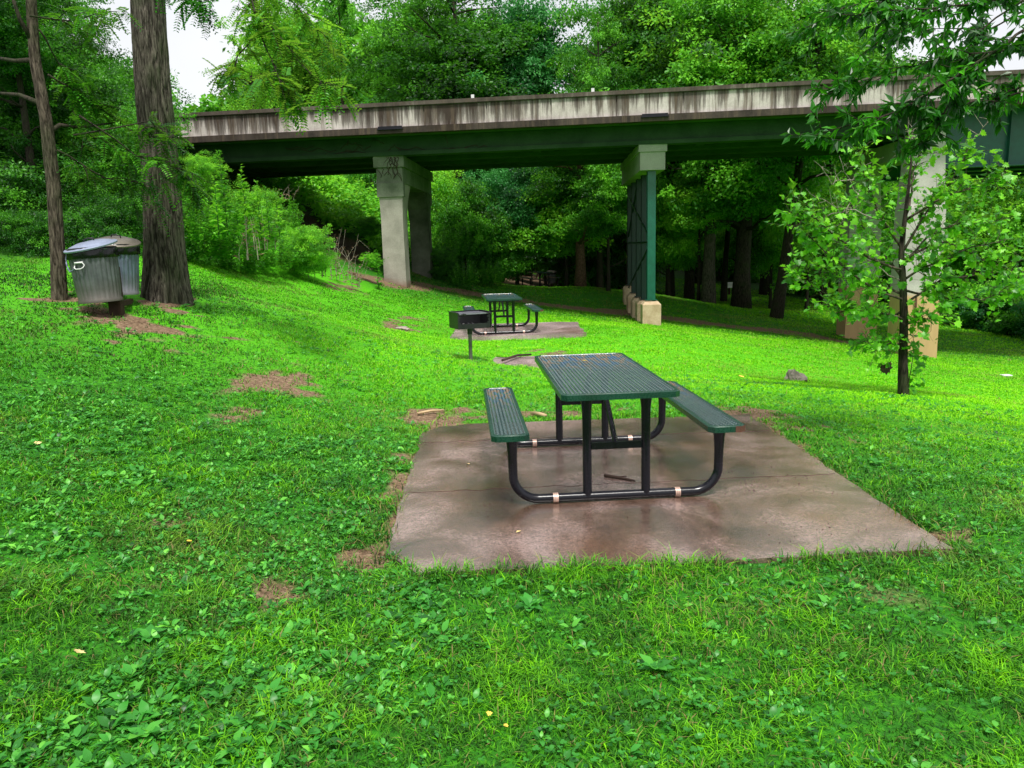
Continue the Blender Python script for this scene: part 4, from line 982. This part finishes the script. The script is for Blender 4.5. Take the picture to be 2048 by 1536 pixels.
for (u, v, D, s, lm, k, lab) in [
 (610,505,19.5,.95,'leaf_bright',0,'rounded bright shrub in front of the left pier'),(540,500,18.5,.8,'leaf_mid',1,'mid green shrub left of the rounded bright one'),(470,505,17.5,.8,'leaf_mid',2,'low shrub right of the big trunk at the lawn edge'),
 (430,470,16.5,1.0,'leaf_mid',0,'shrub rising beside the big trunk'),(500,440,20,1.1,'leaf_bright',1,'yellowish shrub below the bridge end'),(560,430,21.5,.8,'leaf_mid',2,'shrub below the tall weeds at the bridge end'),
 (415,400,17.5,.75,'leaf_bright',0,'sunlit shrub touching the big trunk under the bridge end'),(398,345,17,.6,'leaf_bright',1,'high bright foliage between trunk and bridge end'),(410,430,15.5,.75,'leaf_bright',2,'small bright shrub against the big trunk'),
 (735,455,30.5,.7,'leaf_mid',2,'shaded shrub right behind the left pier column'),(880,530,31,.9,'leaf_mid',0,'low shrub right of the far pier column'),
 (930,545,30,.8,'leaf_mid',1,'low shrub beside the shaded path'),(980,545,32,.8,'leaf_blue',2,'bluish low shrub beyond the shaded path'),(910,480,32.5,1.2,'leaf_mid',0,'tall shrub right of the far pier column'),(740,520,24,.42,'leaf_bright',1,'small leafy plant at the foot of the left pier'),
 (780,545,31,.9,'leaf_mid',2,'low shrub between the two left pier columns')]:
    p = P(u, v, D); kk = 'herb' if rt.random() < .7 else 'fine'; c = shrub(p.x, p.y, s*.74*(1 if kk == 'herb' else .45), M[lm if rt.random() < .6 else rt.choice(['leaf_mid','leaf_dark'])], lab, SB, k, kk, sz=s*.74*rt.uniform(.75,1.15)*(1 if kk == 'herb' else .45), zoff=0); c.location.z = p.z
for i_, (u, v, D, s, lm, k, lab) in enumerate([
 (30,470,15,1.3,'leaf_dark',0,'dark shrub at the left edge behind the thin trunk'),(150,455,15.5,1.3,'leaf_dark',1,'dark shrub behind the thin trunk above the cans'),(230,440,16,1.3,'leaf_mid',2,'shrub behind the trash cans'),(255,470,14.5,.8,'leaf_dark',0,'low dark shrub between cans and big trunk'),
 (60,380,16.5,1.5,'leaf_dark',1,'shadowed bush high on the left bank'),(190,350,17,1.6,'leaf_mid',2,'broad bush midway up the left bank'),(245,330,16,1.1,'leaf_mid',0,'leafy bush touching the big trunk\'s left side'),(0,300,17,1.6,'leaf_dark',2,'dark bush at the left edge halfway up'),
 (110,300,18,1.5,'leaf_dark',0,'bush behind the thin trunk at mid height'),(210,250,18,1.4,'leaf_dark',1,'upper bush left of the big trunk'),(100,500,13.8,.7,'leaf_dark',2,'low dark bush behind the thin trunk base'),(190,490,14.2,.8,'leaf_dark',1,'low dark bush behind the front trash can'),(20,510,13.6,.8,'leaf_dark',0,'low bush at the left edge of the lawn')]):
    p = P(u, v, D); c = shrub(p.x, p.y, s*.46, M['leaf_dark' if i_ % 3 else lm], lab, 'bushes on the bank behind the trash cans', k, 'fine', name='bush', zoff=0, cat='bush'); c.location.z = p.z
# trees of the left bank
for (u, v, D, rx, rz_, lm, k, lab) in [(40,200,17,2.3,1.9,'leaf_dark',0,'dark tree crown at the left edge behind the thin trunk'),(180,230,20,2.2,1.8,'leaf_dark',1,'mid green tree left of the big trunk'),(30,60,15,1.6,1.3,'leaf_dark',2,'leafy crown in the top left corner'),
    (120,90,20,1.7,1.5,'leaf_dark',0,'dark crown behind the thin trunk\'s upper half'),(235,190,23,1.5,1.2,'leaf_mid',1,'bright crown beside the sky gap left of the big trunk'),(-60,330,19,2.4,2.6,'leaf_dark',2,'dark tree beyond the left frame edge')]:
    p = P(u, v, D); zg = tz(p.x, p.y)
    tree('bank_tree', p.x, p.y, p.z-zg+rz_, rx, M[lm], M['bark_dark'], lab, 'trees on the left bank', k, 'fine', cz=p.z-zg+.15, cs=rz_, trunk_r=.35)
# right hand shrubs beyond the steel span
for i, (u, v, D, s) in enumerate([(1935,610,35,1.2),(1990,615,34,1.4),(2050,625,32.5,1.5),(2020,570,38,1.6),(1950,575,40,1.5),(2110,640,30,1.5),(2090,590,36,1.6)]):
    p = P(u, v, D); c = shrub(p.x, p.y, s, M['leaf_blue' if i % 2 else 'leaf_mid'], ['leftmost shrub of the right-hand bank','bluish shrub at the lawn edge right of the river pier','large shrub meeting the right frame edge','upper bluish shrub of the right-hand bank','upper shrub next to the river pier','shrub just outside the right edge','bluish rear shrub outside the right edge'][i], 'shrubs on the right-hand bank', i, zoff=0); c.location.z = p.z

# tall spiky weeds at the bridge end
def tall_weed(p, h, m, label, k, spread=.10, size=.10, group='tall weeds by the bridge end', dead=False):
    r = R(500+k); t = empty('tall_weed' if not dead else 'dead_weed', p); tag(t, label, 'weed', group); b = MB()
    L = []; stems = 5 if dead else 1
    for s in range(stems):
        bx, by = (r.randn()*.15, r.randn()*.12) if dead else (0, 0); tx, ty = bx+r.randn()*h*.1*(3 if dead else 1), by+r.randn()*h*.08
        pts = [(bx+(tx-bx)*q*q, by+(ty-by)*q*q, h*q*(1 if s == 0 else r.uniform(.6,1))) for q in np.linspace(0,1,7)]; b.tube(pts, [.010*(1-.8*i/6)*(1.0) for i in range(7)], 5)
        pts = np.array(pts); n = int(h*(16 if dead else 95)); q = r.rand(n)**.85; i = np.clip((q*6).astype(int), 0, 5); f = (q*6-i)[:,None]; c = pts[i]*(1-f)+pts[i+1]*f
        a = r.rand(n)*2*PI; d = np.stack([np.cos(a), np.sin(a), .35+.3*r.randn(n)], 1); L.append(leaves(c+d*.01, d, np.array([[0,0,1.]])+r.randn(n,3)*.3, size*(1.15-.75*q)*(.7+.5*r.rand(n)), 'lance', np.clip(.55+.15*r.randn(n),0,1)))
    b.build('stem', M['twig'] if dead else M['leaf_mid'], t); V, F_, A = merge_leaves(L); link('foliage', mesh_np('foliage', V, F_, {'tint': A}), m, t)
for k, (u, v0, v1, D, lab) in enumerate([(456,470,300,16.8,'tallest spiky weed standing against the dark bridge end'),(496,470,332,17.8,'slim spiky weed right of the tallest one'),(540,480,372,18.4,'leafy weed spike left of the creeper slope'),(523,480,362,18.0,'narrow weed spike under the beams'),(478,480,390,17.0,'short weed between the two tall spikes'),(560,480,400,18.6,'broad weed over the yellowish shrub'),(757,575,498,23.5,'upright weed at the foot of the left pier'),(438,470,350,16.2,'weed spike nearest the big trunk')]):
    D -= 1.3 if k != 6 else .3; a, t = P(u, v0, D), P(u, v1, D); tall_weed(a, t.z-a.z, M['leaf_bright' if k % 2 else 'leaf_mid'], lab, k, size=.20 if k < 2 else .17)
for k, (u, v0, v1, D, lab) in enumerate([(680,560,465,21.5,'brown dead weed stems left of the pier'),(705,565,480,21.8,'dead reddish stems nearest the pier'),(640,555,500,20.6,'short dead stems beside the rounded shrub'),(665,545,455,22.5,'tall dead stems in the shade behind the rounded shrub'),(575,400,368,24,'straw-coloured dead stems at the beam edge'),(720,575,520,22,'low dead stems at the lawn edge'),(500,520,430,17.2,'straw-coloured stems in the middle of the weed bank'),(520,500,415,18.2,'thin straw stems right of the middle of the weed bank'),(600,540,480,20.2,'tan stems poking above the rounded shrub')]):
    D -= .8; a, t = P(u, v0, D), P(u, v1, D); tall_weed(a, t.z-a.z, M['dead'], lab, 20+k, size=.13, group='dead weeds by the left pier', dead=True)

# --- the two near trees at left
t = empty('tree', (0,0,0)); tag(t, 'large furrowed tree trunk right beside the trash cans', 'tree', 'trunks beside the trash cans')
bp = [P(333,598,10.5), P(328,480,10.5), P(322,350,10.5), P(308,200,10.5), P(298,60,10.5), P(293,-60,10.5), P(292,-400,10.6)]; bp[0].z = tz(bp[0].x, 10.5)-.15
trunk(bp, [.30,.252,.23,.220,.208,.20,.19], M['bark'], 'trunk', t, 300, .016, .10, 34, .38, 3)
t2_ = empty('tree', (0,0,0)); tag(t2_, 'slim leaning tree trunk left of the trash cans', 'tree', 'trunks beside the trash cans')
bp2 = [P(118,604,9.5), P(115,500,9.5), P(108,380,9.5), P(92,240,9.5), P(70,120,9.5), P(62,0,9.5), P(60,-300,9.6)]; bp2[0].z = tz(bp2[0].x, 9.5)-.1
trunk(bp2, [.092,.082,.078,.068,.06,.056,.045], M['bark_brown'], 'trunk', t2_, 130, .012, .09, 20, .35, 5)
b = MB()
for q in [[(88,210,9.5),(40,190,9.8),(-20,185,10)],[(72,120,9.5),(30,122,9.7),(-30,112,10)],[(98,265,9.5),(120,250,9.6),(160,255,9.8),(230,245,10)],[(70,90,9.5),(40,40,9.4),(20,-20,9.3)]]:
    pts = [P(*w) for w in q]; b.tube(pts, [.035,.024,.015,.01][:len(pts)], 8)
b.build('branch', M['bark_dark'], t2_, True)

# --- hanging branches: twigs carrying leaves, each a part of the tree it belongs to
def spray(parent, lines, D, m, bark, seed, leaf, lk, ntw, twl, nl, compound=False, tint=(.45,.2), droop=.3, part='foliage', thick=.012):
    r = R(seed); b = MB(); L = []
    for ln in lines:
        pts = [np.array(P(u, v, D+(dd if dd is not None else 0))) for u, v, dd in ln]
        d = np.concatenate([[0], np.cumsum([np.linalg.norm(pts[i+1]-pts[i]) for i in range(len(pts)-1)])]); tot = d[-1]
        A = np.array(pts); n = max(6, int(tot/.12)); s = np.linspace(0, tot, n); C = np.stack([np.interp(s, d, A[:,i]) for i in range(3)], 1)
        C += np.cumsum(r.randn(n,3)*.010, 0); b.tube(C, [thick*(1-.75*i/(n-1)) for i in range(n)], 6)
        for k in range(int(ntw*tot)):
            i = r.randint(n//6, n); p = C[min(i, n-1)]; a = r.rand()*2*PI; fwd = C[-1]-C[0]; fwd /= np.linalg.norm(fwd)
            dr = fwd*.8 + r.randn(3)*np.array([.7,.9,.45]) + np.array([0,0,-droop]); dr /= np.linalg.norm(dr); ll = twl*r.uniform(.4,1.1); tw = [p]
            for q in range(4): dr = dr + r.randn(3)*.16 + np.array([0,0,-droop*.25]); dr /= np.linalg.norm(dr); tw.append(tw[-1]+dr*ll/4)
            tw = np.array(tw); b.tube(tw, [.0045,.004,.003,.0025,.0015], 4, False)
            ct = np.clip(tint[0]+tint[1]*r.randn(), .02, 1)
            if compound:       # pinnate leaves: rachis with paired leaflets
                for q in range(1, 5):
                    for w in range(2):
                        p0 = tw[q]; rd = dr*.5 + r.randn(3)*.6 + np.array([0,0,-.25]); rd /= np.linalg.norm(rd); rl = r.uniform(.6,1)*.27; m_ = 8
                        up = np.array([0,0,1.])+r.randn(3)*.25; sd = np.cross(up, rd); sd /= np.linalg.norm(sd)+1e-9
                        tt = np.repeat(np.linspace(.15, 1, m_), 2); sg = np.tile([-1,1], m_)
                        pp = p0 + rd[None]*(tt*rl)[:,None] - np.array([0,0,1])*((tt**2)*rl*.2)[:,None]; dd_ = sd[None]*sg[:,None] + rd[None]*.45
                        b.tube([p0, p0+rd*rl*.5-np.array([0,0,rl*.05]), p0+rd*rl-np.array([0,0,rl*.2])], [.0025,.002,.001], 3, False)
                        L.append(leaves(pp, dd_, np.repeat(up[None], 2*m_, 0)+r.randn(2*m_,3)*.2, leaf*(.8+.3*r.rand(2*m_))*(1.05-.3*tt), lk, np.clip(ct+r.randn(2*m_)*.05, 0, 1)))
            else:
                q = r.rand(nl); i2 = np.clip((q*4).astype(int), 0, 3); f = (q*4-i2)[:,None]; pp = tw[i2]*(1-f)+tw[i2+1]*f
                dd_ = dr[None]*.6 + r.randn(nl,3)*.6 + np.array([0,0,-.45]); L.append(leaves(pp, dd_, np.array([[0,0,1.]])+r.randn(nl,3)*.7, leaf*(.6+.6*r.rand(nl)), lk, np.clip(ct+r.randn(nl)*.08, 0, 1)))
    b.build('branch', bark, parent, True); V, F_, A_ = merge_leaves(L); link(part, mesh_np(part, V, F_, {'tint': A_}), m, parent)
# walnut-like leaves of the large tree: top centre-left, and across its trunk
spray(t, [[(480,-60,0),(500,-10,-.5),(540,50,-.8),(590,110,-1.0),(640,150,-1.1)],[(500,-10,-.5),(520,60,-.9),(550,150,-1.2),(590,215,-1.4)],[(470,-60,-.2),(560,-20,-.6),(630,60,-.6)],[(530,50,-.6),(480,110,-.6),(470,160,-.6)]],
      9.6, M['leaf_bright'], M['bark_dark'], 61, .062, 'diamond', 8, .40, 0, True, (.25,.22))
spray(t, [[(300,-80,0),(340,-50,-.2),(385,-20,-.4),(430,-5,-.5)],[(470,-60,0),(620,-50,0),(740,-30,.2)]], 9.8, M['leaf_overhang'], M['bark_dark'], 62, .06, 'diamond', 9, .35, 0, True, (.5,.2))
spray(t2_, [[(150,270,0),(230,250,.2),(300,235,.2),(340,290,.1)],[(160,230,0),(260,300,.3),(370,330,.2),(420,350,.3)],[(110,300,0),(200,350,.4),(290,370,.3)],[(90,150,0),(170,200,.5),(250,220,.6)],[(60,30,0),(150,40,.4),(210,20,.4)],[(80,60,0),(120,130,.3),(170,150,.4)]],
      9.4, M['leaf_mid'], M['bark_dark'], 63, .058, 'diamond', 9, .4, 0, True, (.25,.24))

# --- tree outside the frame at right whose branches hang into the picture
ot = empty('tree', (0,0,0)); tag(ot, 'dark pointed leaves hanging in from the top right corner', 'tree')
trunk([(6.6,5.2,tz(6.6,5.2)-.1),(6.7,5.3,2),(6.5,5.6,4.5),(6.4,5.8,7)], [.24,.2,.17,.13], M['bark_brown'], 'trunk', ot, 40, .06, .08, 12, .5, 8)
b = MB(); b.tube([(6.5,5.6,3.9),(5.6,5.9,4.2),(4.9,6.1,4.1)], [.07,.05,.03], 8); b.build('branch', M['bark_dark'], ot, True)
spray(ot, [[(2150,-40,0),(1950,10,0),(1800,30,.1),(1680,30,.2)],[(2150,60,0),(1980,100,0),(1850,120,0),(1740,150,.1),(1660,175,.1)],[(2100,20,0),(1950,130,-.2),(1850,200,-.2),(1760,250,-.2),(1650,275,-.2)],
   [(2150,140,.2),(2020,190,.2),(1930,215,.1),(1860,290,0)],[(2150,100,.3),(2060,160,.4),(1990,190,.3)],[(1900,-40,.3),(1790,60,.3),(1730,110,.3)],[(2120,-60,.6),(1960,60,.6),(1900,150,.5)],[(1960,120,0),(1900,200,-.1),(1880,260,-.2)]],
      5.9, M['leaf_overhang'], M['bark_dark'], 71, .095, 'lance', 22, .30, 17, False, (.45,.3), .1)
spray(ot, [[(2140,-80,1.5),(1900,-20,1.5),(1720,0,1.5),(1650,40,1.5)],[(2120,-20,1.2),(1980,60,1.2),(1850,60,1.2)]], 5.9, M['leaf_overhang'], M['bark_dark'], 72, .10, 'lance', 20, .4, 16, False, (.4,.3), .1)

# --- sycamore sapling
def sapling():
    base = P(1808, 792, 11.0); s = empty('sapling', (0,0,0)); tag(s, 'young sycamore with broad lobed leaves standing alone on the right lawn', 'tree')
    r = R(90); D = 11.0
    path = [base-Vector((0,0,.15)), P(1806,720,D), P(1808,640,D), P(1806,560,D), P(1802,500,D), P(1812,420,D), P(1820,350,D), P(1826,280,D+.05)]
    trunk(path, [.085,.064,.056,.048,.038,.028,.018,.008], M['bark_dark'], 'trunk', s, 28, .03, .12, 9, .5, 4)
    b = MB(); L = []; lines = [
     [(1808,600,0),(1745,575,-.3),(1690,540,-.5),(1640,500,-.6),(1590,455,-.7)],[(1806,590,0),(1740,560,.3),(1670,540,.5),(1600,520,.7)],[(1805,540,0),(1740,520,-.4),(1670,480,-.7),(1620,440,-.9),(1580,430,-1.0)],
     [(1808,640,0),(1750,630,-.3),(1700,620,-.4),(1650,615,-.5)],[(1808,610,0),(1870,560,.2),(1940,550,.3),(2020,545,.4)],[(1808,560,0),(1860,530,-.3),(1930,500,-.5),(2010,480,-.6)],[(1808,500,0),(1850,420,.1),(1890,370,.2),(1930,300,.2)],
     [(1806,500,0),(1760,430,-.1),(1740,370,-.2),(1730,310,-.2)],[(1812,430,0),(1830,350,.2),(1840,300,.3)],[(1812,440,0),(1880,400,-.3),(1960,380,-.4),(2010,350,-.5)],[(1808,580,0),(1890,600,.4),(1970,600,.6),(2030,570,.8)],
     [(1808,650,0),(1840,640,-.2),(1880,620,-.3)],[(1806,560,0),(1770,500,.4),(1720,440,.6),(1700,400,.7)],[(1806,690,0),(1770,690,-.1),(1735,680,-.15)],[(1808,530,0),(1850,470,.5),(1910,440,.7),(1990,440,.9)],[(1807,620,0),(1760,640,.3),(1690,600,.5),(1610,560,.6)],[(1808,520,0),(1880,480,0),(1960,520,-.1),(2040,540,-.2)]]
    for ln in lines:
        A = np.array([np.array(P(u, v, D+q)) for u, v, q in ln]); n = 12; d = np.linspace(0, len(A)-1, n); C = np.stack([np.interp(d, range(len(A)), A[:,i]) for i in range(3)], 1)
        C[1:] += np.cumsum(r.randn(n-1,3)*.012, 0); b.tube(C, [.019*(1-.8*i/(n-1)) for i in range(n)], 6)
        tot = np.linalg.norm(C[-1]-C[0])
        for k in range(int(18+tot*28)):
            i = r.randint(2, n); p = C[i]; dr = (C[-1]-C[0])/(tot+.01)*.5 + r.randn(3)*.55 + np.array([0,0,.1]); dr /= np.linalg.norm(dr); l = r.uniform(.12,.34); e1 = p+dr*l*.6; e2 = e1+(dr+r.randn(3)*.3)*l*.5
            b.tube([p, e1, e2], [.004,.003,.0015], 4, False); nl = r.randint(3, 7); pp = np.stack([p+(e2-p)*q for q in r.uniform(.25,1.05,nl)]) + r.randn(nl,3)*.03
            dd = dr[None]*.5+r.randn(nl,3)*.6+np.array([0,0,-.4]); ct = .5+.3*r.randn()
            L.append(leaves(pp, dd, np.array([[0,-.25,1.]])+r.randn(nl,3)*.45, .034+.078*r.rand(nl), 'lobed', np.clip(ct+r.randn(nl)*.12, 0, 1)))
    # leafy sucker at the foot
    for k in range(70):
        u, v = 1815+r.uniform(-8,34)*(1 if k > 20 else 1), r.uniform(650,785); p = np.array(P(u, v, 10.93+r.rand()*.1)); L.append(leaves(p[None], r.randn(1,3), np.array([[0,-.5,1.]])+r.randn(1,3)*.4, np.array([.07+.05*r.rand()]), 'lobed', np.array([r.uniform(.2,.6)])))
    b.tube([P(1812,790,10.95), P(1822,740,10.9), P(1828,700,10.95), P(1824,640,11)], [.008,.006,.005,.003], 5)
    b.build('branch', M['bark_brown'], s, True); V, F_, A = merge_leaves(L); link('foliage', mesh_np('foliage', V, F_, {'tint': A}), M['leaf_sycamore'], s)
    p = P(1772,742,11.0); V, F_, A = leaves(np.array([p+Vector((0,0,.1)), p+Vector((0.02,0,.12)), p+Vector((-.02,0,.08))]), np.array([[.1,0,-1],[.3,.2,-1],[-.4,0,-1.]]), np.array([[0,-1,0],[.4,-1,0],[-.4,-1,.1]]), np.array([.17,.13,.12]), 'lobed', np.array([.1,.1,.2]))
    o = link('withered_leaf', mesh_np('withered_leaf', V, F_, {'tint': A}), M['stick'], s)
    # pale bare branches
    for ln in [[(1790,470,.3),(1740,410,.4),(1700,360,.5),(1670,300,.6)],[(1760,440,.3),(1700,410,.4),(1650,400,.4),(1615,390,.4)],[(1720,380,.4),(1690,440,.4),(1650,470,.4)],[(1700,360,.4),(1720,330,.4),(1745,340,.4)],[(1690,420,.4),(1640,440,.4),(1610,470,.4)],[(1800,560,0),(1740,520,.1),(1690,500,.1),(1650,470,.1)],[(1822,290,0),(1830,250,0),(1845,215,0)],[(1930,310,.2),(1960,260,.2),(1985,230,.2)],[(1700,360,.5),(1660,370,.5),(1630,340,.5)]]:
        A = np.array([np.array(P(u, v, D+q)) for u, v, q in ln]); n = 12; d = np.linspace(0, len(A)-1, n); C = np.stack([np.interp(d, range(len(A)), A[:,i]) for i in range(3)], 1); C[1:] += np.cumsum(r.randn(n-1,3)*.018, 0)
        b = MB(); b.tube(C, [.010*(1-.75*i/(n-1)) for i in range(n)], 5)
        for k in range(7):
            i = r.randint(2, n-1); e = C[i] + r.randn(3)*.14; b.tube([C[i], (C[i]+e)/2+r.randn(3)*.03, e], [.004,.003,.0015], 4, False)
        o = b.build('dead_branch', M['twig'], s, True); o['label'] = 'pale bare dead branch among the sapling leaves'
sapling()

# ------------------------------------------------------------------ small things on the ground
def rock(p, s, m, label, name='rock', seed=1, cat='rock'):
    r = R(seed); me = bpy.data.meshes.new(name); import bmesh
    bm = bmesh.new(); bmesh.ops.create_icosphere(bm, subdivisions=4, radius=1)
    for v in bm.verts:
        k = mn.fractal(v.co*1.1+Vector((seed*3,0,0)), 1, 2, 4); v.co = Vector((v.co.x*s[0], v.co.y*s[1], v.co.z*s[2]))*(1+.55*k)
    bm.to_mesh(me); bm.free(); o = link(name, me, m); o.location = p; return tag(o, label, cat)
p = G(1588, 762); rock(p+Vector((0,0,.03)), (.17,.11,.15), M['stone'], 'pale pointed rock in the lawn beyond the near table', seed=3)
p = G(1615, 765); rock(p+Vector((0,0,.01)), (.06,.06,.03), M['soil_dark'], 'small dark clod right beside the pale rock', 'clod', 4, 'clod')
p = G(800, 658); rock(p, (.16,.12,.05), M['stone'], 'flat grey stone in the bare patch upslope of the grill', 'stone', 5, 'stone')
p = G(2012, 753); b = MB(); b.box((0,0,.03), (.22,.16,.02)); o = b.build('flat_marker', M['white']); o.location = p; tag(o, 'small white flat marker lying on the grass at the right edge', 'marker')
p = P(1458, 592, 44); b = MB(); b.box((0,0,.45), (.10,.10,.9)); o = empty('white_topped_post', p-Vector((0,0,.4))); tag(o, 'tiny white-topped post far off between the trunks', 'post'); b.build('post', M['wood'], o)  # small white-topped bollard beyond the bridge
b = MB(); b.box((0,0,1.0), (.5,.4,.25)); b.prism([(-.3,-.25),(.3,-.25),(.3,.25),(-.3,.25)], 1.12, 1.16); b.build('box', M['white'], o)
def stick(name, pts, r0, m, label, cat='stick', parts=()):
    b = MB(); b.tube(pts, [r0, r0*.95, r0*.8, r0*.45][:len(pts)], 8)
    for q in parts: b.tube(q, [r0*.5, r0*.3], 6)
    return tag(b.build(name, m, None, True), label, cat)
def on(x, y, z=None): return (x, y, (.022 if z is None else z)-.013)
stick('stick', [on(.66,5.44,.034), on(.72,5.40,.034), on(.79,5.36,.031), on(.86,5.31,.028)], .013, M['stick'], 'short dark stick lying under the near table', parts=[[on(.74,5.39,.034), on(.82,5.42,.03)]])
a = G(835,833); c = G(888,826); stick('stick', [a+Vector((0,0,.03)), (a+c)/2+Vector((0,0,.04)), c+Vector((0,0,.03))], .013, M['stick_pale'], 'pale straight stick beyond the slab\'s far left corner')
a = G(1005,728); c = G(1062,716); stick('stick', [a+Vector((0,0,.06)), (a+c)/2+Vector((0,0,.09)), c+Vector((0,0,.06))], .02, M['stick'], 'dark rotten branch lying across the small broken slab')
a = G(1067,833); c = G(1092,838); stick('stick', [a+Vector((0,0,.03)), (a+c)/2+Vector((0,0,.035)), c+Vector((0,0,.03))], .022, M['stick_pale'], 'stubby curled bark piece at the slab\'s far edge')
def flat_leaf(p, s, m, label, a=0, tilt=.25, kind='lobed'):
    V, T = leaf_shape(kind); me = mesh_np('fallen_leaf', V*s, T); o = link('fallen_leaf', me, m); o.location = p; o.rotation_euler = (tilt, -tilt*.5, a)
    return tag(o, label, 'leaf', 'fallen leaves')
flat_leaf(G(165,1330)+Vector((0,0,.035)), .045, M['straw_leaf'], 'curled orange-brown leaf in the left foreground weeds', 2.5, .5)
flat_leaf(G(1482,760)+Vector((0,0,.05)), .09, M['yellow_leaf'], 'yellow leaf on the lawn beyond the near table', 1)
flat_leaf(G(975,1445)+Vector((0,0,.03)), .022, M['yellow_leaf'], 'small yellow leaf at the bottom centre', .4)
flat_leaf(G(1012,1475)+Vector((0,0,.03)), .018, M['yellow_leaf'], 'bright yellow scrap just below the bottom centre leaf', 1.4)
flat_leaf(G(72,900)+Vector((0,0,.04)), .05, M['straw_leaf'], 'orange leaf at the left edge among the weeds', 1.1)
flat_leaf(G(380,1098)+Vector((0,0,.03)), .03, M['yellow_leaf'], 'yellow leaf at mid left foreground', 2)
flat_leaf(G(355,592)+Vector((0,0,.05)), .11, M['yellow_leaf'], 'yellow leaf at the foot of the large tree', .6)
flat_leaf(P(1165,747,5.95)+Vector((0,0,.012)), .05, M['yellow_leaf'], 'thin yellow leaf lying on the near tabletop', .2, .05, 'lance').location.z = .80
flat_leaf(Vector((1.0,6.2,.80)), .035, M['yellow_leaf'], 'tiny yellow leaf on the far right of the near tabletop', 1.2, .05, 'lance')
flat_leaf(Vector((.0,4.35,.018)), .05, M['straw_leaf'], 'tan leaf on the slab in front of the near table', .9, .1, 'lance')
flat_leaf(Vector((-.35,5.85,.018)), .045, M['straw_leaf'], 'tan leaf on the slab left of the near table', 2.2, .1, 'lance')
b = MB(); r = R(6)       # crumbs and grit on the slab
cen = [(r.uniform(-.7,2.2), r.uniform(4.1,7.2)) for _ in range(9)] + [(-.15,4.85),(.6,4.95),(1.4,5.0),(.1,6.5)]
for k in range(300):
    cx_, cy_ = cen[r.randint(len(cen))]; q = (cx_+r.randn()*.22, cy_+r.randn()*.13)
    if -.7 < q[0] < 2.25 and 4.0 < q[1] < 7.25: b.box((q[0], q[1], .010), (r.uniform(.002,.010), r.uniform(.002,.005), .003), Matrix.Rotation(r.rand()*3,3,'Z'))
tag(b.build('grit', M['soil_dark']), 'dark grit and crumbs strewn on the near slab', 'grit', kind='stuff')
# big dock leaves in the foreground
def dock(u, v, s, label, seed):
    p = G(u, v); r = R(seed); n = 11; a = np.arange(n)*2.4+r.rand(n)*.5; el = r.uniform(.12,.75,n); s = s*.85; d = np.stack([np.cos(a)*np.cos(el), np.sin(a)*np.cos(el), np.sin(el)], 1)
    V, F_, A = leaves(np.repeat(np.array([p])+np.array([[0,0,.01]]), n, 0), d, np.stack([-d[:,0]*.6, -d[:,1]*.6, np.ones(n)], 1), s*(.7+.4*r.rand(n)), 'ovate', np.clip(.5+.15*r.randn(n),0,1))
    V = V-np.array(p); o = link('broadleaf_weed', mesh_np('broadleaf_weed', V, F_, {'tint': A}, True), M['weed']); o.location = p; tag(o, label, 'weed', 'large broad-leaved weeds')
for i, (u, v, s, lab) in enumerate([(1310,1350,.10,'lone large dock plant in the right-centre foreground grass'),(290,1490,.11,'large broad-leaved plant at the bottom left'),(300,1290,.10,'broad-leaved plant left of centre in the lower foreground'),(540,1400,.10,'broad-leaved plant in the lower foreground grass'),(620,1430,.09,'broad plant to the right of its lower foreground neighbour'),(1060,1220,.10,'leafy plant just in front of the slab, left of centre'),(280,1350,.07,'small broad plant above the bottom left one'),(1750,930,.08,'leafy weed to the right of the slab'),(1420,1270,.07,'small leafy weed below the slab\'s front edge')]): dock(u, v, s, lab, 40+i)

# ------------------------------------------------------------------ camera, light, world
cam = bpy.data.cameras.new('camera'); co = bpy.data.objects.new('camera', cam); COL.objects.link(co); scene.camera = co
cam.sensor_width = 36; cam.lens = F/2048*36; cam.clip_start = .05; cam.clip_end = 2000
co.matrix_world = Matrix.Translation((0,0,H)) @ Matrix.Rotation(PI/2-PITCH, 4, 'X') @ Matrix.Rotation(ROLL, 4, 'Z')
el, az = math.radians(64), math.radians(168)     # azimuth clockwise from +Y: behind the camera, a little left
sun = bpy.data.lights.new('sun', 'SUN'); sun.energy = 4.8; sun.angle = math.radians(10); sun.color = (1,.97,.90)
so = bpy.data.objects.new('sun', sun); COL.objects.link(so); d = Vector((math.sin(az)*math.cos(el), math.cos(az)*math.cos(el), math.sin(el))); so.rotation_euler = d.to_track_quat('Z','Y').to_euler()
w = bpy.data.worlds.new('World'); scene.world = w; w.use_nodes = True; nt = w.node_tree; nt.nodes.clear()
out = nt.nodes.new('ShaderNodeOutputWorld'); bg = nt.nodes.new('ShaderNodeBackground'); nt.links.new(bg.outputs[0], out.inputs[0]); bg.inputs[1].default_value = .15
sky = nt.nodes.new('ShaderNodeTexSky'); sky.sky_type = 'NISHITA'; sky.sun_disc = False; sky.sun_elevation = el; sky.sun_rotation = az; sky.air_density = 1; sky.dust_density = 3
# thick white overcast over the clear sky
tc = nt.nodes.new('ShaderNodeTexCoord'); cl = noise(nt, tc.outputs['Generated'], 2.5, 5, .55); cf = ramp(nt, cl, [(.3,(6.2,6.3,6.5)),(.7,(7.6,7.6,7.7))])
nt.links.new(mix(nt, .86, sky.outputs[0], cf), bg.inputs[0])
scene.view_settings.view_transform = 'Standard'; scene.view_settings.look = 'None'; scene.view_settings.exposure = 0; scene.view_settings.gamma = 1
cy = scene.cycles; cy.max_bounces = 6; cy.diffuse_bounces = 2; cy.glossy_bounces = 3; cy.transmission_bounces = 3; cy.transparent_max_bounces = 4; cy.caustics_reflective = False; cy.caustics_refractive = False
